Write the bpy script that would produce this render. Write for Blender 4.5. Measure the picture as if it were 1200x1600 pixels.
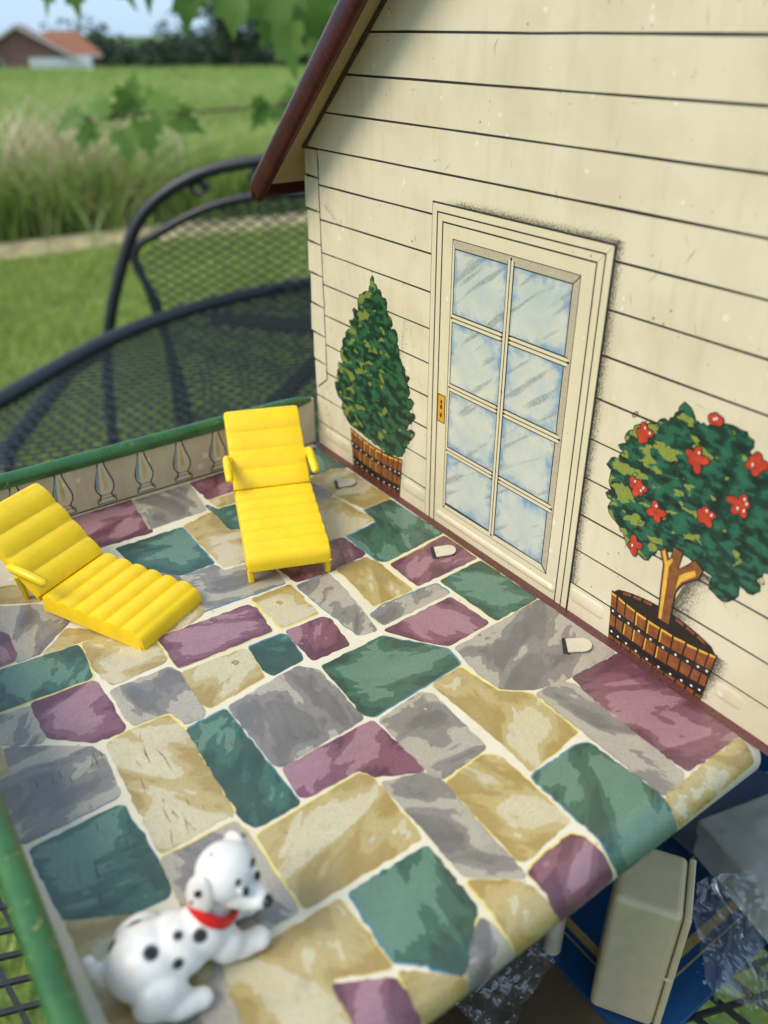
import bpy, bmesh, math, random
import numpy as np
from mathutils import Vector, Matrix, Euler, noise
from mathutils.geometry import delaunay_2d_cdt

for o in list(bpy.data.objects):
    bpy.data.objects.remove(o, do_unlink=True)
scene = bpy.context.scene
COL = scene.collection
S = 0.0125            # one siding board of the tin house is 12.5 mm high; the house is laid out in boards
R = math.radians
rng = random.Random(7)
nrng = np.random.default_rng(11)

# ------------------------------------------------------------------ camera
cam_d = bpy.data.cameras.new('camera')
cam = bpy.data.objects.new('camera', cam_d)
COL.objects.link(cam)
CAM = Vector((23.3238, -13.6593, 13.0567)) * S
cam.location = CAM
cam.rotation_euler = (1.034118, 0.0041925, 0.9522417)
cam_d.sensor_fit = 'VERTICAL'
cam_d.sensor_height = 36.0
cam_d.sensor_width = 27.0
cam_d.lens = 28.886
cam_d.clip_start = 0.01
cam_d.clip_end = 2000.0
cam_d.dof.use_dof = True
cam_d.dof.focus_distance = 0.262
cam_d.dof.aperture_fstop = 10.5
scene.camera = cam

# ------------------------------------------------------------------ world, sun, exposure
SUN_DIR = Vector((-0.10, -0.66, 0.745)).normalized()      # towards the sun
world = bpy.data.worlds.new('World')
scene.world = world
world.use_nodes = True
wn, wl = world.node_tree.nodes, world.node_tree.links
wn.clear()
w_out = wn.new('ShaderNodeOutputWorld')
w_bg = wn.new('ShaderNodeBackground')
w_bg.inputs['Strength'].default_value = 0.15
w_sky = wn.new('ShaderNodeTexSky')
w_sky.sky_type = 'NISHITA'
w_sky.sun_disc = False
w_sky.sun_elevation = math.asin(SUN_DIR.z)
w_sky.sun_rotation = math.atan2(SUN_DIR.x, SUN_DIR.y)
w_sky.air_density = 1.0
w_sky.dust_density = 0.3
w_tc = wn.new('ShaderNodeTexCoord')
w_map = wn.new('ShaderNodeMapping')
w_map.inputs['Scale'].default_value = (1.0, 1.0, 2.6)
w_noise = wn.new('ShaderNodeTexNoise')
w_noise.inputs['Scale'].default_value = 2.6
w_noise.inputs['Detail'].default_value = 7.0
w_noise.inputs['Roughness'].default_value = 0.58
w_ramp = wn.new('ShaderNodeValToRGB')
w_ramp.color_ramp.elements[0].position = 0.47
w_ramp.color_ramp.elements[1].position = 0.66
w_mix = wn.new('ShaderNodeMix')
w_mix.data_type = 'RGBA'
w_mix.inputs['B'].default_value = (4.3, 4.5, 4.7, 1)
wl.new(w_tc.outputs['Generated'], w_map.inputs['Vector'])
wl.new(w_map.outputs['Vector'], w_noise.inputs['Vector'])
wl.new(w_noise.outputs['Fac'], w_ramp.inputs['Fac'])
wl.new(w_ramp.outputs['Color'], w_mix.inputs['Factor'])
w_haze = wn.new('ShaderNodeMix')                         # thin even summer haze over the clear sky
w_haze.data_type = 'RGBA'
w_haze.inputs['Factor'].default_value = 0.85
w_haze.inputs['B'].default_value = (1.55, 2.50, 3.70, 1)
wl.new(w_sky.outputs['Color'], w_haze.inputs['A'])
wl.new(w_haze.outputs['Result'], w_mix.inputs['A'])
wl.new(w_mix.outputs['Result'], w_bg.inputs['Color'])
wl.new(w_bg.outputs['Background'], w_out.inputs['Surface'])

sun_d = bpy.data.lights.new('sun', 'SUN')
sun_d.energy = 1.9
sun_d.angle = R(30)
sun_d.color = (1.0, 0.91, 0.77)
sun = bpy.data.objects.new('sun', sun_d)
COL.objects.link(sun)
sun.rotation_euler = SUN_DIR.to_track_quat('Z', 'Y').to_euler()

scene.view_settings.view_transform = 'Standard'
scene.view_settings.look = 'None'
scene.view_settings.gamma = 1.0
scene.view_settings.exposure = 0.82
scene.view_settings.use_curve_mapping = False
scene.render.engine = 'CYCLES'

# ------------------------------------------------------------------ helpers
def tag(o, label=None, cat=None, group=None, kind=None):
    if label: o['label'] = label
    if cat: o['category'] = cat
    if group: o['group'] = group
    if kind: o['kind'] = kind
    return o

def empty(name, loc=(0, 0, 0), rz=0.0):
    o = bpy.data.objects.new(name, None)
    o.empty_display_size = 0.01
    COL.objects.link(o)
    o.location = loc
    o.rotation_euler = (0, 0, rz)
    return o

def mesh_data(name, verts, faces, mats, sc=1.0, smooth=False, midx=None, attrs=None):
    me = bpy.data.meshes.new(name)
    me.from_pydata([(v[0]*sc, v[1]*sc, v[2]*sc) for v in verts], [], [tuple(f) for f in faces])
    if not isinstance(mats, (list, tuple)): mats = [mats]
    for m in mats: me.materials.append(m)
    if midx: me.polygons.foreach_set('material_index', midx)
    if smooth: me.polygons.foreach_set('use_smooth', [True]*len(me.polygons))
    if attrs:
        for k, vals in attrs.items():
            a = me.attributes.new(k, 'FLOAT', 'POINT')
            a.data.foreach_set('value', list(vals))
    me.update()
    return me

def link(name, me, parent=None):
    o = bpy.data.objects.new(name, me)
    COL.objects.link(o)
    if parent is not None: o.parent = parent
    return o

class MB:
    """collects shapes for one mesh object"""
    def __init__(s): s.v, s.f, s.m = [], [], []
    def add(s, vs, fs, mi=0):
        b = len(s.v)
        s.v += [tuple(v) for v in vs]
        s.f += [tuple(i + b for i in f) for f in fs]
        s.m += [mi]*len(fs)
        return s
    def box(s, x0, x1, y0, y1, z0, z1, mi=0):
        vs = [(x0,y0,z0),(x1,y0,z0),(x1,y1,z0),(x0,y1,z0),(x0,y0,z1),(x1,y0,z1),(x1,y1,z1),(x0,y1,z1)]
        return s.add(vs, [(0,3,2,1),(4,5,6,7),(0,1,5,4),(1,2,6,5),(2,3,7,6),(3,0,4,7)], mi)
    def tube(s, pts, rad, n=8, mi=0, cap=True):
        pts = [Vector(p) for p in pts]
        rads = rad if isinstance(rad, (list, tuple)) else [rad]*len(pts)
        rings = []; up0 = None
        for i, p in enumerate(pts):
            d = (pts[min(i+1, len(pts)-1)] - pts[max(i-1, 0)]).normalized()
            if up0 is None:
                up0 = Vector((0,0,1)) if abs(d.z) < 0.9 else Vector((1,0,0))
            a = d.cross(up0).normalized(); b = a.cross(d).normalized(); up0 = b
            rings.append([p + (a*math.cos(t) + b*math.sin(t))*rads[i] for t in [2*math.pi*k/n for k in range(n)]])
        vs = [v for r in rings for v in r]; fs = []
        for i in range(len(rings)-1):
            for k in range(n):
                fs.append((i*n+k, i*n+(k+1) % n, (i+1)*n+(k+1) % n, (i+1)*n+k))
        if cap:
            fs.append(tuple(range(n))[::-1]); fs.append(tuple((len(rings)-1)*n+k for k in range(n)))
        return s.add(vs, fs, mi)
    def prism(s, poly, to3, t0, t1, mi=0):
        """poly: 2D outline, to3(a,b,h) -> 3D; extruded from h=t0 to h=t1 (top first)"""
        n = len(poly)
        if area(poly) < 0: poly = poly[::-1]
        vs = [to3(a, b, t1) for a, b in poly] + [to3(a, b, t0) for a, b in poly]
        tri = triangulate(poly)
        fs = [tuple(t) for t in tri]
        fs += [(i, i+n, (i+1) % n + n, (i+1) % n) for i in range(n)]
        return s.add(vs, fs, mi)
    def build(s, name, mats, parent=None, sc=1.0, smooth=False, attrs=None):
        return link(name, mesh_data(name, s.v, s.f, mats, sc, smooth, s.m, attrs), parent)

def area(p):
    return 0.5*sum(p[i][0]*p[(i+1) % len(p)][1] - p[(i+1) % len(p)][0]*p[i][1] for i in range(len(p)))

def triangulate(poly):
    from mathutils.geometry import tessellate_polygon
    ts = tessellate_polygon([[Vector((a, b, 0)) for a, b in poly]])
    out = []
    for t in ts:
        A = (poly[t[1]][0]-poly[t[0]][0])*(poly[t[2]][1]-poly[t[0]][1]) - (poly[t[2]][0]-poly[t[0]][0])*(poly[t[1]][1]-poly[t[0]][1])
        out.append(tuple(t) if A > 0 else tuple(t[::-1]))
    return out

def smooth_shade(o, ang=40):
    me = o.data
    me.polygons.foreach_set('use_smooth', [True]*len(me.polygons))
    try: me.set_sharp_from_angle(angle=R(ang))
    except Exception: pass
    return o

def bevel(o, w, seg=2):
    m = o.modifiers.new('bevel', 'BEVEL'); m.width = w; m.segments = seg; m.limit_method = 'ANGLE'
    return o

def round_poly(poly, rad=0.18, step=0.22, jit=0.02, seed=0):
    rr = random.Random(seed)
    if area(poly) < 0: poly = poly[::-1]
    n = len(poly); out = []
    for i in range(n):
        p0, p1, p2 = Vector(poly[i-1]), Vector(poly[i]), Vector(poly[(i+1) % n])
        a = min(rad*rr.uniform(0.6, 1.3), 0.38*(p1-p0).length); b = min(rad*rr.uniform(0.6, 1.3), 0.38*(p2-p1).length)
        A = p1 + (p0-p1).normalized()*a; B = p1 + (p2-p1).normalized()*b
        for t in (0.0, 0.33, 0.67, 1.0):
            out.append(A*(1-t)**2 + p1*2*t*(1-t) + B*t*t)
    res = []
    for i in range(len(out)):
        p, q = out[i], out[(i+1) % len(out)]
        L = (q-p).length
        res.append(p)
        k = int(L/step)
        if k >= 1:
            d = (q-p)/L; nn = Vector((d.y, -d.x))
            for j in range(1, k+1):
                t = j/(k+1)
                res.append(p.lerp(q, t) + nn*rr.gauss(0, jit))
    return [(p.x, p.y) for p in res]

def offset_poly(poly, d):
    n = len(poly); out = []
    for i in range(n):
        p0, p1, p2 = Vector(poly[i-1]), Vector(poly[i]), Vector(poly[(i+1) % n])
        a = (p1-p0); b = (p2-p1)
        nn = Vector((a.y, -a.x)).normalized() + Vector((b.y, -b.x)).normalized()
        if nn.length < 1e-6: nn = Vector((a.y, -a.x))
        out.append(tuple(p1 + nn.normalized()*d))
    return out

def cdt(poly, step):
    """filled polygon with interior points; returns 2D points, triangles and distance to the outline"""
    xs = [p[0] for p in poly]; ys = [p[1] for p in poly]
    P = np.array(poly); Q = np.roll(P, -1, 0); D = Q-P; L2 = (D*D).sum(1)+1e-12
    def dist(p):
        t = np.clip(((p-P)*D).sum(1)/L2, 0, 1)
        return float(np.sqrt(((P+D*t[:, None]-p)**2).sum(1).min()))
    def inside(p):
        c = False
        for (x1, y1), (x2, y2) in zip(P, Q):
            if (y1 > p[1]) != (y2 > p[1]) and p[0] < (x2-x1)*(p[1]-y1)/(y2-y1)+x1: c = not c
        return c
    vs = [Vector(p) for p in poly]; n = len(poly)
    nx = int((max(xs)-min(xs))/step)+1; ny = int((max(ys)-min(ys))/step)+1
    for i in range(nx+1):
        for j in range(ny+1):
            p = np.array((min(xs)+(i+0.5*(j % 2))*step, min(ys)+j*step))
            if inside(p) and dist(p) > step*0.4: vs.append(Vector(p))
    r = delaunay_2d_cdt(vs, [(i, (i+1) % n) for i in range(n)], [], 1, 1e-5)
    pts = [(v.x, v.y) for v in r[0]]
    tris = []
    for f in r[2]:
        if len(f) == 3:
            a, b, c = (pts[i] for i in f)
            if (b[0]-a[0])*(c[1]-a[1]) - (c[0]-a[0])*(b[1]-a[1]) < 0: f = f[::-1]
        tris.append(tuple(f))
    return pts, tris, [dist(np.array(p)) for p in pts]

# ------------------------------------------------------------------ material helpers
def srgb(r, g, b, k=1.0):
    def f(c):
        c /= 255.0
        return (c/12.92 if c <= 0.04045 else ((c+0.055)/1.055)**2.4)*k
    return (f(r), f(g), f(b), 1.0)

class NT:
    def __init__(s, name, rough=0.5, spec=0.5):
        s.mat = bpy.data.materials.new(name); s.mat.use_nodes = True
        s.t = s.mat.node_tree; s.n = s.t.nodes; s.l = s.t.links
        s.b = s.n['Principled BSDF']; s.out = s.n['Material Output']
        s.b.inputs['Roughness'].default_value = rough
        s.b.inputs['Specular IOR Level'].default_value = spec
    def node(s, t, **kw):
        n = s.n.new(t)
        for k, v in kw.items():
            if k in n.inputs: 
                s.set(n.inputs[k], v)
            else: setattr(n, k, v)
        return n
    def set(s, inp, v):
        if hasattr(v, 'is_output'): s.l.new(v, inp)
        else: inp.default_value = v
    def noise(s, vec=None, scale=5.0, detail=3.0, rough=0.5, dist=0.0):
        n = s.node('ShaderNodeTexNoise', Scale=scale, Detail=detail, Roughness=rough, Distortion=dist)
        if vec is not None: s.l.new(vec, n.inputs['Vector'])
        return n.outputs['Fac']
    def coord(s, which='Object'): return s.node('ShaderNodeTexCoord').outputs[which]
    def pos(s): return s.node('ShaderNodeNewGeometry').outputs['Position']
    def math(s, op, a, b=0.0, c=None, clamp=False):
        n = s.n.new('ShaderNodeMath'); n.operation = op; n.use_clamp = clamp
        s.set(n.inputs[0], a); s.set(n.inputs[1], b)
        if c is not None: s.set(n.inputs[2], c)
        return n.outputs[0]
    def ramp(s, fac, stops, interp='LINEAR'):
        n = s.n.new('ShaderNodeValToRGB'); n.color_ramp.interpolation = interp
        e = n.color_ramp.elements
        while len(e) < len(stops): e.new(0.5)
        for i, (p, c) in enumerate(stops):
            e[i].position = p
            e[i].color = c if len(c) == 4 else (*c, 1.0)
        s.set(n.inputs[0], fac)
        return n.outputs[0]
    def mix(s, fac, a, b, mode='MIX'):
        n = s.n.new('ShaderNodeMix'); n.data_type = 'RGBA'; n.blend_type = mode
        s.set(n.inputs['Factor'], fac); s.set(n.inputs['A'], a); s.set(n.inputs['B'], b)
        return n.outputs['Result']
    def attr(s, name): return s.node('ShaderNodeAttribute', attribute_name=name).outputs['Fac']
    def base(s, c): s.set(s.b.inputs['Base Color'], c); return s
    def bump(s, h, strength=0.3, dist=0.001):
        n = s.node('ShaderNodeBump', Strength=strength, Distance=dist); s.l.new(h, n.inputs['Height'])
        s.l.new(n.outputs['Normal'], s.b.inputs['Normal']); return s

def grey(v): return (v, v, v, 1.0)

def simple(name, col, rough=0.5, var=0.12, scale=300.0, spec=0.5, metal=0.0):
    m = NT(name, rough, spec)
    f = m.noise(m.coord(), scale, 4.0, 0.6)
    lo = tuple(c*(1-var) for c in col[:3]); hi = tuple(min(1, c*(1+var)) for c in col[:3])
    m.base(m.ramp(f, [(0.3, lo), (0.7, hi)]))
    m.b.inputs['Metallic'].default_value = metal
    m.bump(f, 0.05, 0.0003)
    return m.mat

def tin_print(name, col, grime=0.35, rough=0.34):
    """varnished lithographed tin: flat ink with stains, fine dot grain and small chips"""
    m = NT(name, rough, 0.5)
    p = m.pos()
    stain = m.noise(p, 38.0, 5.0, 0.62, 0.4)
    streak_v = m.node('ShaderNodeMapping', Scale=(150.0, 150.0, 25.0)); m.l.new(p, streak_v.inputs['Vector'])
    streak = m.noise(streak_v.outputs[0], 1.0, 4.0, 0.65)
    grain = m.noise(p, 3800.0, 1.0, 0.5)
    dark = tuple(c*k for c, k in zip(col[:3], (0.80, 0.75, 0.66)))
    c1 = m.mix(m.ramp(stain, [(0.42, grey(0)), (0.72, grey(grime))]), col, (*dark, 1))
    c2 = m.mix(m.ramp(streak, [(0.52, grey(0)), (0.78, grey(grime*1.1))]), c1, (*dark, 1))
    c3 = m.mix(m.ramp(grain, [(0.35, grey(0.10)), (0.6, grey(0))]), c2, (col[0]*0.55, col[1]*0.5, col[2]*0.45, 1))
    # pin-head chips, pale and dark
    vo = m.node('ShaderNodeTexVoronoi', Scale=170.0, Randomness=1.0); m.l.new(p, vo.inputs['Vector'])
    sel = m.noise(p, 60.0, 2.0, 0.5)
    thr = m.math('MULTIPLY', m.ramp(sel, [(0.44, grey(0.0)), (0.72, grey(0.24))]), 1.0)
    chip = m.math('LESS_THAN', vo.outputs['Distance'], thr)
    c4 = m.mix(m.math('MULTIPLY', chip, 0.45), c3, (0.86, 0.82, 0.72, 1))
    vo2 = m.node('ShaderNodeTexVoronoi', Scale=330.0, Randomness=1.0); m.l.new(p, vo2.inputs['Vector'])
    sel2 = m.noise(p, 85.0, 2.0, 0.5)
    chip2 = m.math('LESS_THAN', vo2.outputs['Distance'], m.ramp(sel2, [(0.47, grey(0.0)), (0.72, grey(0.17))]))
    c5 = m.mix(m.math('MULTIPLY', chip2, 0.6), c4, (0.10, 0.06, 0.03, 1))
    m.base(c5)
    m.set(m.b.inputs['Roughness'], m.ramp(stain, [(0.3, grey(rough-0.06)), (0.8, grey(rough+0.14))]))
    m.bump(m.noise(p, 42.0, 3.0, 0.5), 0.22, 0.0008)
    return m.mat

def stone_ink(name, dark, mid, light, rough=0.20, rim=0.14):
    m = NT(name, rough, 0.75)
    p = m.coord()
    rnd = m.node('ShaderNodeObjectInfo').outputs['Random']
    rot = m.node('ShaderNodeVectorRotate', rotation_type='Z_AXIS'); m.l.new(p, rot.inputs['Vector'])
    m.l.new(m.math('MULTIPLY', rnd, 6.283), rot.inputs['Angle'])
    mp = m.node('ShaderNodeMapping', Scale=(0.55, 1.25, 1.0)); m.l.new(rot.outputs[0], mp.inputs['Vector'])
    cmb = m.node('ShaderNodeCombineXYZ'); m.l.new(m.math('MULTIPLY', rnd, 37.0), cmb.inputs[0]); m.l.new(m.math('MULTIPLY', rnd, 91.0), cmb.inputs[1])
    add = m.node('ShaderNodeVectorMath', operation='ADD'); m.l.new(mp.outputs[0], add.inputs[0]); m.l.new(cmb.outputs[0], add.inputs[1])
    v = add.outputs[0]
    big = m.noise(v, 72.0, 3.2, 0.50, 0.6)
    fine = m.noise(v, 420.0, 2.0, 0.5, 0.6)
    e = m.attr('edge')                                     # distance from the stone's outline
    ee = m.ramp(e, [(0.0, grey(0.0)), (0.55, grey(1.0))])
    k = m.math('ADD', m.math('ADD', big, m.math('MULTIPLY', m.math('SUBTRACT', ee, 0.5), rim)), m.math('MULTIPLY', m.math('SUBTRACT', fine, 0.5), 0.13))
    c = m.ramp(k, [(0.42, dark), (0.435, tuple(0.5*a+0.5*b for a, b in zip(dark, mid))), (0.465, mid), (0.525, mid), (0.535, light), (0.75, tuple(min(1, a*1.06) for a in light))])
    wash = m.noise(v, 150.0, 4.0, 0.6)
    c = m.mix(m.ramp(wash, [(0.35, grey(0.0)), (0.75, grey(0.35))]), c, tuple(0.5*(a+b) for a, b in zip(mid, light)))
    grain = m.noise(m.pos(), 3600.0, 1.0, 0.5)
    c = m.mix(m.ramp(grain, [(0.40, grey(0.0)), (0.62, grey(0.34))]), c, tuple(x*0.62 for x in dark[:3])+(1,))
    # handling dirt
    gr = m.noise(m.pos(), 95.0, 5.0, 0.65)
    c = m.mix(m.ramp(gr, [(0.56, grey(0.0)), (0.8, grey(0.45))]), c, (0.12, 0.095, 0.07, 1))
    m.base(c)
    m.set(m.b.inputs['Roughness'], m.ramp(gr, [(0.3, grey(rough)), (0.75, grey(rough+0.18))]))
    m.bump(m.noise(m.pos(), 60.0, 2.0, 0.5), 0.10, 0.0006)
    return m.mat

def speckle(name, col, scale=2600.0, thr=0.5):
    """pencil-hatched shading printed on the wall: ink dots whose density follows the attribute 'fade'"""
    m = NT(name, 0.4, 0.4)
    p = m.pos()
    a = m.noise(p, scale, 2.0, 0.7); b = m.noise(p, scale*0.3, 3.0, 0.6)
    k = m.math('ADD', m.math('MULTIPLY', a, 0.65), m.math('MULTIPLY', b, 0.35))
    f = m.attr('fade')
    on = m.math('MULTIPLY', m.math('SUBTRACT', m.math('ADD', k, m.math('MULTIPLY', f, 0.36)), 0.66), 9.0, clamp=True)
    tr = m.node('ShaderNodeBsdfTransparent'); mx = m.node('ShaderNodeMixShader')
    m.base(col)
    m.l.new(m.math('MULTIPLY', on, 0.7), mx.inputs[0]); m.l.new(tr.outputs[0], mx.inputs[1]); m.l.new(m.b.outputs[0], mx.inputs[2])
    m.l.new(mx.outputs[0], m.out.inputs['Surface'])
    return m.mat

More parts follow.
